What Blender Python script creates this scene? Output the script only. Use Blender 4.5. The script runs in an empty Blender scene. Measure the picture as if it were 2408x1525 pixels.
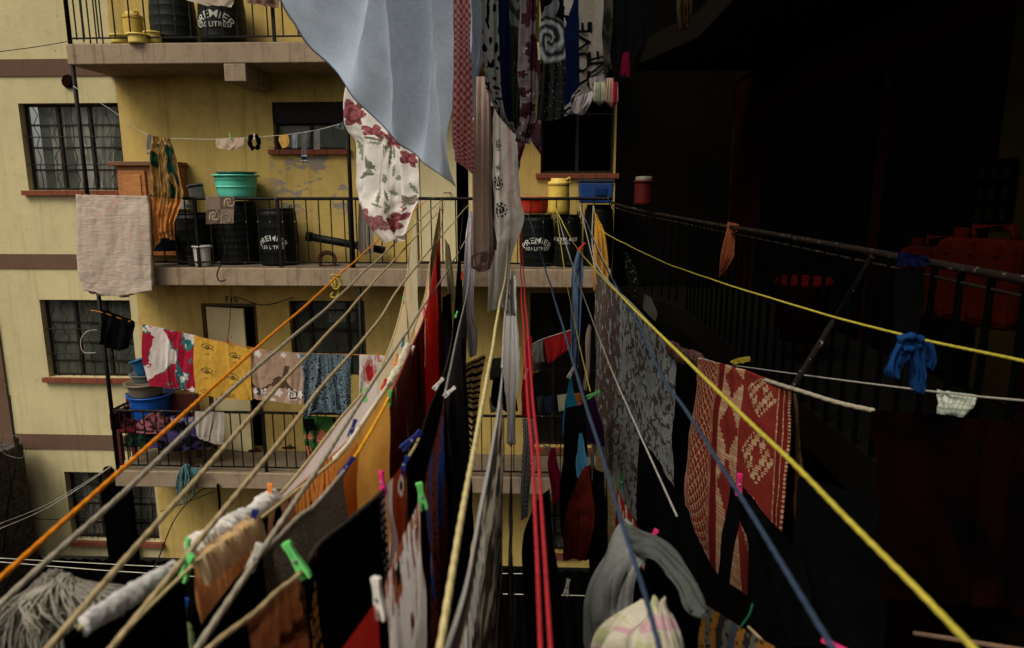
import bpy, bmesh, math, random
from mathutils import Vector, Matrix, noise
random.seed(7)
S=bpy.context.scene; COL=S.collection
PI=math.pi
# ---------------------------------------------------------------- camera
FPX=24/36*2408; TH=math.atan(.187); PH=.045
def ray(px,py):
    cx=(px-1204)/FPX; cy=(762.5-py)/FPX
    h=math.cos(TH)+cy*math.sin(TH); z=-math.sin(TH)+cy*math.cos(TH)
    return Vector((cx*math.cos(PH)-h*math.sin(PH), cx*math.sin(PH)+h*math.cos(PH), z))
def at(px,py,Y): d=ray(px,py); return d*(Y/d.y)
def atX(px,py,X): d=ray(px,py); return d*(X/d.x)
cd=bpy.data.cameras.new('camera'); cam=bpy.data.objects.new('camera',cd); COL.objects.link(cam); S.camera=cam
cd.lens=24; cd.sensor_width=36; cd.clip_start=.05; cd.clip_end=400
fw=Vector((-math.cos(TH)*math.sin(PH),math.cos(TH)*math.cos(PH),-math.sin(TH)))
cam.rotation_euler=fw.to_track_quat('-Z','Y').to_euler()
cd.dof.use_dof=True; cd.dof.focus_distance=6.5; cd.dof.aperture_fstop=4.0
# ---------------------------------------------------------------- object helpers
def lab(o,label=None,cat=None,group=None,kind=None):
    if label: o['label']=label
    if cat: o['category']=cat
    if group: o['group']=group
    if kind: o['kind']=kind
    return o
def empty(name,loc,label,cat,group=None,rz=0):
    o=bpy.data.objects.new(name,None); COL.objects.link(o); o.location=loc; o.rotation_euler=(0,0,rz); o.empty_display_size=.1
    return lab(o,label,cat,group)
class MB:
    def __init__(s): s.v=[]; s.f=[]; s.m=[]; s.uv=[]
    def box(s,x0,y0,z0,x1,y1,z1,mi=0):
        if x0>x1:x0,x1=x1,x0
        if y0>y1:y0,y1=y1,y0
        if z0>z1:z0,z1=z1,z0
        b=len(s.v); s.v+=[(x,y,z) for z in (z0,z1) for y in (y0,y1) for x in (x0,x1)]
        for f in ((0,2,3,1),(4,5,7,6),(0,1,5,4),(2,6,7,3),(0,4,6,2),(1,3,7,5)): s.f.append(tuple(b+i for i in f)); s.m.append(mi)
        return s
    def quad(s,a,b_,c,d,mi=0):
        b=len(s.v); s.v+=[tuple(a),tuple(b_),tuple(c),tuple(d)]; s.f.append((b,b+1,b+2,b+3)); s.m.append(mi); return s
    def tube(s,pts,r,n=6,mi=0,strand=0,lay=.05,cap=True):
        pts=[Vector(p) for p in pts]; b=len(s.v); L=0
        up=Vector((0,0,1)); t0=(pts[1]-pts[0]).normalized()
        if abs(t0.z)>.9: up=Vector((1,0,0))
        for i,p in enumerate(pts):
            t=(pts[min(i+1,len(pts)-1)]-pts[max(i-1,0)]).normalized()
            if i: L+=(p-pts[i-1]).length
            a=t.cross(up); 
            if a.length<1e-4: a=t.cross(Vector((1,0,0)))
            a.normalize(); c=a.cross(t).normalized()
            rr=r[i] if isinstance(r,(list,tuple)) else r
            for k in range(n):
                q=2*PI*k/n; ro=rr*(1+(.10*math.cos(strand*(q-2*PI*L/lay/ max(1,strand)*1.0)) if strand else 0))
                s.v.append(tuple(p+a*(math.cos(q)*ro)+c*(math.sin(q)*ro)))
        for i in range(len(pts)-1):
            for k in range(n):
                s.f.append((b+i*n+k,b+i*n+(k+1)%n,b+(i+1)*n+(k+1)%n,b+(i+1)*n+k)); s.m.append(mi)
        if cap:
            s.f.append(tuple(b+k for k in reversed(range(n)))); s.m.append(mi)
            e=b+(len(pts)-1)*n; s.f.append(tuple(e+k for k in range(n))); s.m.append(mi)
        return s
    def lathe(s,prof,cx=0,cy=0,cz=0,n=28,mi=0,sx=1,sy=1,tilt=None):
        b=len(s.v)
        for (r,z) in prof:
            for k in range(n):
                q=2*PI*k/n; v=Vector((r*sx*math.cos(q),r*sy*math.sin(q),z))
                if tilt: v=tilt@v
                s.v.append((cx+v.x,cy+v.y,cz+v.z))
        for i in range(len(prof)-1):
            for k in range(n):
                s.f.append((b+i*n+k,b+i*n+(k+1)%n,b+(i+1)*n+(k+1)%n,b+(i+1)*n+k)); s.m.append(mi)
        return s
    def build(s,name,mats,parent=None,smooth=False,bev=0,loc=None):
        me=bpy.data.meshes.new(name); me.from_pydata(s.v,[],s.f)
        if not isinstance(mats,(list,tuple)): mats=[mats]
        for m in mats: me.materials.append(m)
        me.polygons.foreach_set('material_index',s.m)
        if smooth: me.polygons.foreach_set('use_smooth',[True]*len(me.polygons))
        if s.uv:
            l=me.uv_layers.new(name='UVMap'); 
            for lp in me.loops: l.data[lp.index].uv=s.uv[lp.vertex_index]
        me.update(); o=bpy.data.objects.new(name,me); COL.objects.link(o)
        if parent: o.parent=parent
        if loc: o.location=loc
        if bev:
            md=o.modifiers.new('b','BEVEL'); md.width=bev; md.segments=2; md.limit_method='ANGLE'
        return o
def rel(o,parent):  # mesh written in world coordinates, parented to a moved empty
    o.parent=parent; o.matrix_parent_inverse=Matrix.Translation(-parent.location)
    return o
def smoothpts(pts,k=8):
    out=[]; P=[Vector(p) for p in pts]
    if len(P)==2: return [P[0].lerp(P[1],i/k) for i in range(k+1)]
    for i in range(len(P)-1):
        p0=P[max(i-1,0)];p1=P[i];p2=P[i+1];p3=P[min(i+2,len(P)-1)]
        for j in range(k):
            t=j/k; out.append(.5*((2*p1)+(p2-p0)*t+(2*p0-5*p1+4*p2-p3)*t*t+(3*p1-p0-3*p2+p3)*t**3))
    out.append(P[-1]); return out
# ---------------------------------------------------------------- materials
def hexc(r,g,b,k=1):
    f=lambda c:(c/255/12.92 if c<=10 else ((c/255+.055)/1.055)**2.4)
    return (f(r)*k,f(g)*k,f(b)*k,1)
class NT:
    def __init__(s,name):
        m=bpy.data.materials.new(name); m.use_nodes=True; s.m=m; s.t=m.node_tree; s.n=s.t.nodes; s.l=s.t.links
        s.b=s.n['Principled BSDF']; s.out=s.n['Material Output']
    def N(s,typ,**k):
        n=s.n.new(typ)
        for a,v in k.items():
            if a.startswith('i_'):
                key=a[2:].replace('_',' '); 
                n.inputs[key].default_value=v
            else: setattr(n,a,v)
        return n
    def L(s,a,b): s.l.new(a,b)
    def coord(s,kind='Object',scale=(1,1,1)):
        c=s.N('ShaderNodeTexCoord'); mp=s.N('ShaderNodeMapping'); mp.inputs['Scale'].default_value=scale
        s.L(c.outputs[kind],mp.inputs['Vector']); return mp.outputs['Vector']
    def noise(s,vec,scale,detail=3,rough=.55,dist=0):
        n=s.N('ShaderNodeTexNoise'); n.inputs['Scale'].default_value=scale; n.inputs['Detail'].default_value=detail; n.inputs['Roughness'].default_value=rough; n.inputs['Distortion'].default_value=dist
        s.L(vec,n.inputs['Vector']); return n.outputs['Fac']
    def ramp(s,fac,stops,interp='LINEAR'):
        r=s.N('ShaderNodeValToRGB'); r.color_ramp.interpolation=interp; e=r.color_ramp.elements
        while len(e)<len(stops): e.new(.5)
        for i,(p,c) in enumerate(stops):
            e[i].position=p; e[i].color=c if len(c)==4 else (*c,1)
        s.L(fac,r.inputs['Fac']); return r.outputs['Color']
    def mix(s,f,a,b,mode='MIX'):
        m=s.N('ShaderNodeMix',data_type='RGBA',blend_type=mode)
        for sock,v in ((m.inputs[0],f),(m.inputs[6],a),(m.inputs[7],b)):
            if hasattr(v,'is_linked') or hasattr(v,'links'): s.L(v,sock)
            else: sock.default_value=v
        return m.outputs[2]
    def math(s,op,a,b=0):
        m=s.N('ShaderNodeMath',operation=op)
        for sock,v in ((m.inputs[0],a),(m.inputs[1],b)):
            if hasattr(v,'links'): s.L(v,sock)
            else: sock.default_value=v
        return m.outputs[0]
    def bump(s,h,strength=.3,dist=.01):
        b=s.N('ShaderNodeBump'); b.inputs['Strength'].default_value=strength; b.inputs['Distance'].default_value=dist
        s.L(h,b.inputs['Height']); s.L(b.outputs['Normal'],s.b.inputs['Normal'])
    def fin(s,col=None,rough=.8,metal=0,spec=.3):
        if col is not None:
            if hasattr(col,'links'): s.L(col,s.b.inputs['Base Color'])
            else: s.b.inputs['Base Color'].default_value=col
        s.b.inputs['Roughness'].default_value=rough; s.b.inputs['Metallic'].default_value=metal
        s.b.inputs['Specular IOR Level'].default_value=spec
        return s.m
def mulc(c,k): return (c[0]*k,c[1]*k,c[2]*k,1)
CACHE={}
def fab(r,g,b,var=.25,kind='plain',c2=None,scale=6,trans=.28,k=1,edge=(.45,.6)):
    """cloth: colour in photo sRGB of the material, weave + crease bump"""
    key=('fab',r,g,b,var,kind,c2,scale,trans,k,edge)
    if key in CACHE: return CACHE[key]
    s=NT('cloth_%d_%d_%d'%(r,g,b)); 
    def ds(q): m=.3*q[0]+.55*q[1]+.15*q[2]; return tuple(m+(x-m)*.84 for x in q)
    c=hexc(*ds((r,g,b)),k); c2=ds(c2) if c2 else None
    uv=s.coord('UV'); n=s.noise(uv,3.5,4); n2=s.noise(uv,60,2)
    base=s.ramp(n,[(.25,mulc(c,1-var)),(.75,mulc(c,1+var*.6))])
    if kind=='blotch':
        f=s.noise(uv,scale,3,.5,.8); f=s.ramp(f,[(edge[0],(0,0,0)),(edge[1],(1,1,1))])
        base=s.mix(f,base,hexc(*c2,k))
    elif kind=='streak':
        v2=s.coord('UV',(scale*2.2,scale*.35,1)); f=s.noise(v2,1,3,.6,.6); f=s.ramp(f,[(edge[0],(0,0,0)),(edge[1],(1,1,1))])
        base=s.mix(f,base,hexc(*c2,k))
    elif kind=='hstreak':
        v2=s.coord('UV',(scale*.5,scale*2.5,1)); f=s.noise(v2,1,3,.6,1.2); f=s.ramp(f,[(edge[0],(0,0,0)),(edge[1],(1,1,1))])
        base=s.mix(f,base,hexc(*c2,k))
    elif kind=='check':
        w1=s.N('ShaderNodeTexChecker'); w1.inputs['Scale'].default_value=scale; s.L(uv,w1.inputs['Vector'])
        base=s.mix(w1.outputs['Fac'],base,hexc(*c2,k))
    elif kind=='stripe':
        w=s.N('ShaderNodeTexWave'); w.bands_direction='X'; w.inputs['Scale'].default_value=scale; w.inputs['Distortion'].default_value=.6; s.L(uv,w.inputs['Vector'])
        f=s.ramp(w.outputs['Fac'],[(edge[0],(0,0,0)),(edge[1],(1,1,1))]); base=s.mix(f,base,hexc(*c2,k))
    elif kind=='dots':
        v=s.N('ShaderNodeTexVoronoi'); v.inputs['Scale'].default_value=scale; s.L(uv,v.inputs['Vector'])
        f=s.ramp(v.outputs['Distance'],[(edge[0],(1,1,1)),(edge[1],(0,0,0))]); base=s.mix(f,base,hexc(*c2,k))
    elif kind=='swirl':
        w=s.N('ShaderNodeTexWave'); w.wave_type='RINGS'; w.inputs['Scale'].default_value=scale; w.inputs['Distortion'].default_value=9; w.inputs['Detail'].default_value=2.5; w.inputs['Detail Scale'].default_value=1.4; s.L(uv,w.inputs['Vector'])
        f=s.ramp(w.outputs['Fac'],[(edge[0],(0,0,0)),(edge[1],(1,1,1))]); base=s.mix(f,base,hexc(*c2,k))
    elif kind=='tiger':
        w=s.N('ShaderNodeTexWave'); w.bands_direction='Y'; w.inputs['Scale'].default_value=scale; w.inputs['Distortion'].default_value=7; w.inputs['Detail'].default_value=2; w.inputs['Detail Scale'].default_value=1.0; s.L(uv,w.inputs['Vector'])
        f=s.ramp(w.outputs['Fac'],[(edge[0],(0,0,0)),(edge[1],(1,1,1))]); base=s.mix(f,base,hexc(*c2,k))
    base=s.mix(.12,base,s.ramp(n2,[(.3,(0,0,0)),(.7,(1,1,1))]),'OVERLAY')
    h=s.math('ADD',s.math('MULTIPLY',s.noise(uv,9,4,.6,.5),1.0),s.math('MULTIPLY',s.noise(uv,180,2),.12))
    s.bump(h,.55,.012)
    m=s.fin(base,.95,0,.02)
    if trans:
        t=s.N('ShaderNodeBsdfTranslucent'); mx=s.N('ShaderNodeMixShader'); mx.inputs[0].default_value=trans
        s.L(base,t.inputs['Color']); s.L(s.b.outputs[0],mx.inputs[1]); s.L(t.outputs[0],mx.inputs[2]); s.L(mx.outputs[0],s.out.inputs['Surface'])
    CACHE[key]=m; return m
def plast(r,g,b,rough=.45,k=1,dirt=.25):
    key=('pl',r,g,b,rough,k,dirt)
    if key in CACHE: return CACHE[key]
    s=NT('plastic_%d_%d_%d'%(r,g,b)); c=hexc(r,g,b,k); v=s.coord('Object')
    n=s.noise(v,7,5,.65); base=s.ramp(n,[(.3,mulc(c,1-dirt)),(.7,mulc(c,1.05))])
    n2=s.noise(v,30,4); base=s.mix(s.ramp(n2,[(.62,(0,0,0)),(.75,(.35,.35,.35))]),base,mulc(c,1.5))
    s.bump(n,.12,.005); CACHE[key]=s.fin(base,rough,0,.35 if r+g+b>150 else .14); return CACHE[key]
def paintmetal(r,g,b,chip=(190,180,165),amt=.62,k=1):
    key=('pm',r,g,b,chip,amt,k)
    if key in CACHE: return CACHE[key]
    s=NT('painted_metal'); v=s.coord('Object'); n=s.noise(v,26,5,.7); n2=s.noise(v,5,3)
    base=s.mix(s.ramp(n2,[(.4,(0,0,0)),(.75,(.6,.6,.6))]),hexc(r,g,b,k),hexc(34,22,16,k))
    base=s.mix(s.ramp(n,[(amt,(0,0,0)),(amt+.03,(1,1,1))]),base,hexc(*chip,k))
    s.bump(n,.3,.003); CACHE[key]=s.fin(base,.6,.0,.15); return CACHE[key]
def plaster(name,c,stain,st_amt=.25,peel=None,scale=1.0,dark_below=()):
    s=NT(name); v=s.coord('Object'); n=s.noise(v,.9*scale,6,.6); n2=s.noise(v,5,6,.7)
    base=s.ramp(n,[(.3,mulc(c,.84)),(.7,mulc(c,1.08))])
    base=s.mix(s.ramp(n2,[(.5,(0,0,0)),(.85,(st_amt,st_amt,st_amt))]),base,stain)
    # run-off streaks: stretched noise
    v3=s.coord('Object',(11,11,.5)); n3=s.noise(v3,1,5,.65); base=s.mix(s.ramp(n3,[(.52,(0,0,0)),(.78,(min(1,st_amt*1.3),)*3)]),base,stain)
    n5=s.noise(v,.45,3,.5); base=s.mix(s.ramp(n5,[(.35,(.0,)*3),(.7,(st_amt*.8,)*3)]),base,mulc(c,.62))
    cr=s.N('ShaderNodeTexVoronoi'); cr.feature='DISTANCE_TO_EDGE'; cr.inputs['Scale'].default_value=.8; s.L(s.mix(.25,v,s.N('ShaderNodeTexNoise').outputs['Color']) if False else v,cr.inputs['Vector'])
    sp=s.noise(v,22,3,.5); base=s.mix(s.ramp(sp,[(.70,(0,0,0)),(.73,(.7,.7,.7))]),base,mulc(stain,.6))
    if peel:
        (px,pz,rx,rz,th)=peel
        sx=s.N('ShaderNodeSeparateXYZ'); s.L(s.coord('Object'),sx.inputs[0])
        dx=s.math('ABSOLUTE',s.math('DIVIDE',s.math('SUBTRACT',sx.outputs[0],px),rx)); dz=s.math('ABSOLUTE',s.math('DIVIDE',s.math('SUBTRACT',sx.outputs[2],pz),rz))
        d=s.math('MAXIMUM',dx,dz); msk=s.ramp(d,[(.75,(1,1,1)),(1.0,(0,0,0))])
        pn=s.noise(s.coord('Object',(1,1,1.8)),3.4,4,.55,.3); f=s.ramp(pn,[(th,(0,0,0)),(th+.012,(1,1,1))])
        f=s.mix(1.0,f,msk,'MULTIPLY'); base=s.mix(f,base,hexc(150,138,126,.9))
    if dark_below:  # noise-broken darkening just under each given height, fading downward
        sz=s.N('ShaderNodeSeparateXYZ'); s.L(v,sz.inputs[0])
        for z1 in dark_below:
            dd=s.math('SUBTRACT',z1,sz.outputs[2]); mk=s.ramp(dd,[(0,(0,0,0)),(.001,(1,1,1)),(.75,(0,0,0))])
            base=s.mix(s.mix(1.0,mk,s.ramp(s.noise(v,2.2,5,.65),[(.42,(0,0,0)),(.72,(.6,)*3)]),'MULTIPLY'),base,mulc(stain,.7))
    s.bump(s.math('ADD',n2,s.math('MULTIPLY',s.noise(v,60,3),.4)),.45,.014)
    return s.fin(base,.92,0,.05)
def flat(name,r,g,b,rough=.8,k=1,nz=.2,scale=8):
    key=('fl',name,r,g,b)
    if key in CACHE: return CACHE[key]
    s=NT(name); c=hexc(r,g,b,k); n=s.noise(s.coord('Object'),scale,4); s.bump(n,.2,.005)
    CACHE[key]=s.fin(s.ramp(n,[(.3,mulc(c,1-nz)),(.7,mulc(c,1+nz))]),rough,0,.25 if rough<.8 else .01); return CACHE[key]
def wood(name,r,g,b):
    key=('w',r,g,b)
    if key in CACHE: return CACHE[key]
    s=NT(name); c=hexc(r,g,b); v=s.coord('Object',(3,3,26)); n=s.noise(v,2,4,.6,1.5)
    s.bump(n,.2,.004); CACHE[key]=s.fin(s.ramp(n,[(.3,mulc(c,.6)),(.7,mulc(c,1.15))]),.6,0,.3); return CACHE[key]
def glass(name,r,g,b,al=.35):
    key=('g',r,g,b)
    if key in CACHE: return CACHE[key]
    s=NT(name); n=s.noise(s.coord('Object'),3,3); c=hexc(r,g,b)
    s.fin(s.ramp(n,[(.3,mulc(c,.7)),(.7,mulc(c,1.2))]),.18,0,.6); s.b.inputs['Alpha'].default_value=al
    CACHE[key]=s.m; return s.m
BLACKM=paintmetal(9,9,8,(120,105,90),.68)
RAILM=paintmetal(9,8,7,(160,150,132),.635)
CONC=plaster('concrete_slab',hexc(158,138,116),hexc(58,44,34),.85)
CONCD=plaster('concrete_floor',hexc(124,110,92),hexc(50,42,34),.6)
CREAM=plaster('cream_wall_paint',hexc(198,184,140),hexc(112,98,68),.26)
BROWN=plaster('brown_wall_band',hexc(104,80,66),hexc(70,50,42),.2)
SILL=plaster('red_sill_paint',hexc(126,72,54),hexc(70,40,34),.3)
# ---------------------------------------------------------------- line of rope
def curve3(pts,step=None):
    """pts [(px,py,Y)] -> smooth 3d"""
    return smoothpts([at(*p) for p in pts],10)
class Line:
    """clothesline from far rail (Y=yf) to the near rail; the depth along the photo curve follows 1/Y."""
    def __init__(s,pts,yn=None,zn=-.55,yf=8.97):
        P=smoothpts([Vector((x,y,0)) for x,y in pts],10); s.q=P
        L=[0]
        for a,b in zip(P,P[1:]): L.append(L[-1]+(b-a).length)
        s.S=[l/L[-1] for l in L]
        d=ray(P[-1].x,P[-1].y); 
        if yn is None: yn=zn/(d.z/d.y)
        s.yf=yf; s.yn=yn
        s.P=[at(p.x,p.y,1/((1-u)/yf+u/yn)) for p,u in zip(P,s.S)]
    def s_at(s,px,py):
        b=min(range(len(s.q)),key=lambda i:(s.q[i].x-px)**2+(s.q[i].y-py)**2); return s.S[b]
    def p(s,u):
        u=min(max(u,0),1)
        for i in range(len(s.S)-1):
            if s.S[i+1]>=u:
                t=(u-s.S[i])/max(1e-9,s.S[i+1]-s.S[i]); return s.P[i].lerp(s.P[i+1],t)
        return s.P[-1].copy()
    def seg(s,a,b,n):
        ua,ub=s.s_at(*a),s.s_at(*b); ia,ib=1/s.p(ua).y,1/s.p(ub).y
        # even spacing in real length: sample densely, then resample
        D=[s.p(ua+(ub-ua)*i/200) for i in range(201)]; L=[0]
        for p,q in zip(D,D[1:]): L.append(L[-1]+(q-p).length)
        out=[];j=0
        for i in range(n+1):
            t=L[-1]*i/n
            while j<199 and L[j+1]<t: j+=1
            out.append(D[j].lerp(D[j+1],(t-L[j])/max(1e-9,L[j+1]-L[j])))
        return out,L[-1]
    def rope(s,r,mat,label,strand=0,frm=None,to=None,name='clothesline',cat='clothesline',extend=True,n=8,group='clotheslines strung across the courtyard'):
        r=r*.76; ua=0 if frm is None else s.s_at(*frm); ub=1 if to is None else s.s_at(*to)
        D=[s.p(ua+(ub-ua)*i/60) for i in range(61)]
        if extend and to is None: 
            t=(D[-1]-D[-2]).normalized(); D.append(D[-1]+t*.25)
        if strand:
            pts=[]; 
            for a,b in zip(D,D[1:]):
                k=max(1,int((b-a).length/max(.0045,.0022*min(a.y,b.y))))
                pts+=[a.lerp(b,i/k) for i in range(k)]
            pts.append(D[-1]); 
            # light slack wobble
            pts=[p+Vector((noise.noise(p*3.1),noise.noise(p*3.3+Vector((5,0,0))),noise.noise(p*2.7)))*.0022*min(1.6,p.y) for p in pts]
        else: pts=D
        o=MB().tube(pts,r,12 if strand else n,strand=strand,lay=r*7).build(name,mat,smooth=True)
        return lab(o,label,cat,group)
# ---------------------------------------------------------------- cloth
def cloth_grid(rows,name,mats,nu,nv,W,Ln,folds=3,amp=.02,rough=.012,seed=0,pat=None,label=None,cat='cloth',group=None,frays=0,thick=0,topamp=.25,parent=None,edge=.012,pin=False,hemfix=0):
    """rows(u,v)->Vector ; displaced along horizontal normal by folds"""
    amp*=.6; rough*=.85; mb=MB(); so=Vector((seed*7.31,seed*3.7,seed*1.9))
    G=[[rows(i/nu,j/nv) for i in range(nu+1)] for j in range(nv+1)]
    for j in range(nv+1):
        for i in range(nu+1):
            u,v=i/nu,j/nv; p=G[j][i]
            tu=(G[j][min(i+1,nu)]-G[j][max(i-1,0)]); tv=(G[min(j+1,nv)][i]-G[max(j-1,0)][i])
            nrm=tu.cross(tv); nrm=nrm.normalized() if nrm.length>1e-9 else Vector((0,-1,0))
            ph=noise.noise(Vector((u*2.2,v*.9,0))+so)*1.6
            f=amp*(topamp+(1-topamp)*v**.8)*math.sin(2*PI*(folds*u+ph*.7)+seed)
            f+=amp*.45*(topamp+v*.7)*math.sin(2*PI*(folds*2.3*u+ph*1.3)+seed*2)
            f+=rough*noise.noise(Vector((u*W*7,v*Ln*3.5,0))+so)+rough*.5*noise.noise(Vector((u*W*19,v*Ln*13,2))+so)
            if pin: f*=min(1,.06+v*5)
            if hemfix: f*=1-hemfix*v**5
            p=p+nrm*f
            e=edge*noise.noise(Vector((u*W*6,seed,v*Ln*5)))
            if j==nv: p=p+Vector((0,0,e*1.5))
            if i in (0,nu) and W>.05: 
                t2=tu.normalized() if tu.length>1e-9 else Vector((1,0,0)); p=p+t2*e
            mb.v.append(tuple(p)); mb.uv.append((u*W+seed*.37,(1-v)*Ln))
    for j in range(nv):
        for i in range(nu):
            a=j*(nu+1)+i; mb.f.append((a,a+1,a+nu+2,a+nu+1))
            mb.m.append(pat((i+.5)/nu,(j+.5)/nv) if pat else 0)
    o=mb.build(name,mats,parent,smooth=True)
    if thick:
        md=o.modifiers.new('s','SOLIDIFY'); md.thickness=thick; md.offset=0
    if label: lab(o,label,cat,group)
    return o
def hang(line,a,b,L,mat,label,name='cloth',cat='cloth',nu=None,nv=None,slant=0,back=.25,**k):
    """cloth pinned on a line from photo point a (far) to b (near); L=length(s) of the drop"""
    n=60; seg,W=line.seg(a,b,n)
    if not isinstance(L,(list,tuple)): L=[L,L]
    Ls=lambda u: L[min(int(u*(len(L)-1)),len(L)-2)]*(1-(u*(len(L)-1)-min(int(u*(len(L)-1)),len(L)-2)))+L[min(int(u*(len(L)-1)),len(L)-2)+1]*(u*(len(L)-1)-min(int(u*(len(L)-1)),len(L)-2))
    Lm=max(L); nu=nu or max(12,min(90,int(W/.03))); nv=nv or max(12,min(60,int(Lm/.035)))
    def rows(u,v):
        i=min(int(u*n),n-1); p=seg[i].lerp(seg[i+1],u*n-i); 
        uu=(u-.5); droop=.0
        return p+Vector((slant*v,0,-Ls(u)*v+.004))
    k.setdefault('pin',True); return cloth_grid(rows,name,mat,nu,nv,W,Lm,label=label,cat=cat,**k)
def shape(R,mat,label,name='cloth',cat='cloth',nu=24,nv=30,**k):
    """R: rows (top to bottom) of photo points with depth; smooth loft between them"""
    RR=[smoothpts([at(*p) for p in r],6) if len(r)>1 else [at(*r[0])]*2 for r in R]
    def samp(r,u):
        x=u*(len(r)-1); i=min(int(x),len(r)-2); return r[i].lerp(r[i+1],x-i)
    m=len(RR)
    def rows(u,v):
        c=[samp(r,u) for r in RR]
        if m==2: return c[0].lerp(c[1],v)
        x=v*(m-1); i=min(int(x),m-2); t=x-i
        p0=c[max(i-1,0)];p1=c[i];p2=c[i+1];p3=c[min(i+2,m-1)]
        return .5*((2*p1)+(p2-p0)*t+(2*p0-5*p1+4*p2-p3)*t*t+(3*p1-p0-3*p2+p3)*t**3)
    W=max(sum((rows((i+1)/8,v)-rows(i/8,v)).length for i in range(8)) for v in (0,.5,1))
    Ln=sum((rows(.5,(i+1)/8)-rows(.5,i/8)).length for i in range(8))
    return cloth_grid(rows,name,mat,nu,nv,W,Ln,label=label,cat=cat,**k)
# ---------------------------------------------------------------- pegs
PEGCOL={}
def pegmat(c): return plast(*c,rough=.35,dirt=.08)
def peg(px,py,Y,ang,color,label,L=.085,name='clothes_peg',flip=0):
    """peg whose head is up; ang = tilt in the picture plane (deg, clockwise from vertical), centre at px,py"""
    c=at(px,py,Y); e=empty(name,c,label,'clothes peg','clothes pegs clipped on the lines')
    m=pegmat(color); w=L*.16; d=L*.12
    for sgn in (-1,1):
        mb=MB(); n=8
        prof=[(-.5,.26,.05),(-.36,.30,.07),(-.2,.20,.09),(-.05,.12,.10),(.08,.14,.09),(.3,.16,.08),(.42,.26,.09),(.48,.30,.08),(.5,.24,.05)]
        # (along, centre offset, half width) pairs of one prong
        b=0
        for (t,o,hw) in prof:
            off=o*L*.32*sgn*(1 if t<.05 else .55); z=t*L
            for (dx,dy) in ((-hw*L*.75,-d/2),(hw*L*.75,-d/2),(hw*L*.75,d/2),(-hw*L*.75,d/2)): mb.v.append((off+dx,dy,z))
        for i in range(len(prof)-1):
            for q in range(4): mb.f.append((i*4+q,i*4+(q+1)%4,(i+1)*4+(q+1)%4,(i+1)*4+q)); mb.m.append(0)
        mb.f.append((0,3,2,1)); mb.m.append(0); k=(len(prof)-1)*4; mb.f.append((k,k+1,k+2,k+3)); mb.m.append(0)
        mb.build('prong',m,e,bev=L*.012)
    mb=MB(); mb.tube([(0,-d*.9,L*.02),(0,d*.9,L*.02)],L*.05,8); mb.build('spring',flat('steel_spring',120,120,118,.4),e,smooth=True)
    e.rotation_euler=(0,math.radians(ang),random.uniform(-.5,.5)+flip)
    return e
# ---------------------------------------------------------------- text
def lettering(txt,size,mat,parent,mapf,name='lettering',arc=None,bold=.012):
    cu=bpy.data.curves.new('t','FONT'); cu.body=txt; cu.size=size; cu.align_x='CENTER'; cu.offset=bold*size; cu.extrude=0
    cu.resolution_u=3
    o=bpy.data.objects.new('t',cu); COL.objects.link(o); dg=bpy.context.evaluated_depsgraph_get()
    me=bpy.data.meshes.new_from_object(o.evaluated_get(dg)); bpy.data.objects.remove(o)
    for v in me.vertices:
        x,y=v.co.x,v.co.y
        if arc:
            a=x/arc; r=arc+y; x=r*math.sin(a); y=r*math.cos(a)-arc
        v.co=mapf(x,y)
    me.materials.clear(); me.materials.append(mat); ob=bpy.data.objects.new(name,me); COL.objects.link(ob); ob.parent=parent
    return ob
WHITEINK=flat('white_ink',205,205,198,.7,1,.1)
# ================================================================ BUILDINGS
YF=9.0; YB=9.87
def rect(px0,py0,px1,py1,Y):
    mx,my=(px0+px1)/2,(py0+py1)/2
    return at(px0,my,Y).x,at(px1,my,Y).x,at(mx,py1,Y).z,at(mx,py0,Y).z
def wall_holes(mb,x0,x1,z0,z1,Y,th,holes,mi=0):
    xs=sorted({x0,x1,*[min(max(h[i],x0),x1) for h in holes for i in (0,1)]}); zs=sorted({z0,z1,*[min(max(h[i],z0),z1) for h in holes for i in (2,3)]})
    inh=lambda x,z:any(h[0]<x<h[1] and h[2]<z<h[3] for h in holes)
    for a,b in zip(xs,xs[1:]):
        for c,d in zip(zs,zs[1:]):
            if inh((a+b)/2,(c+d)/2): continue
            mb.quad((a,Y,c),(b,Y,c),(b,Y,d),(a,Y,d),mi)
    for h in holes:
        a,b,c,d=h
        if a>=x1 or b<=x0: continue
        a,b,c,d=max(a,x0),min(b,x1),max(c,z0),min(d,z1)
        mb.quad((a,Y,c),(a,Y,d),(a,Y+th,d),(a,Y+th,c),mi); mb.quad((b,Y,c),(b,Y+th,c),(b,Y+th,d),(b,Y,d),mi)
        mb.quad((a,Y,d),(b,Y,d),(b,Y+th,d),(a,Y+th,d),mi); mb.quad((a,Y,c),(a,Y+th,c),(b,Y+th,c),(b,Y,c),mi)
W1=rect(55,243,287,448,YB); W2=rect(104,706,314,888,YB); W3=rect(161,1112,368,1272,YB)
WR=rect(642,240,812,352,YB); WF=rect(1272,120,1447,408,YB); DM=(at(981,560,YB).x,at(1111,560,YB).x,-.95,1.15)
DL=(at(484,860,YB).x,at(612,860,YB).x,-3.88,at(540,714,YB).z); WL=rect(684,708,860,885,YB); WK=rect(1246,690,1430,1052,YB); WS=rect(1262,1178,1345,1300,YB)
XB=at(284,330,YB).x; XC=at(40,1016,YB).x-.05; ZG=at(640,1318,YB).z
bld=empty('apartment_building',(-3,YB,-9),'yellow plastered apartment building with three open balconies and red sills facing the courtyard','building')
def part(mb,name,mats,parent=bld,**k): 
    o=mb.build(name,mats,None,**k); p=parent
    return relp(o,p)
def wloc(p):
    v=Vector(p.location); q=p.parent
    return v
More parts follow.
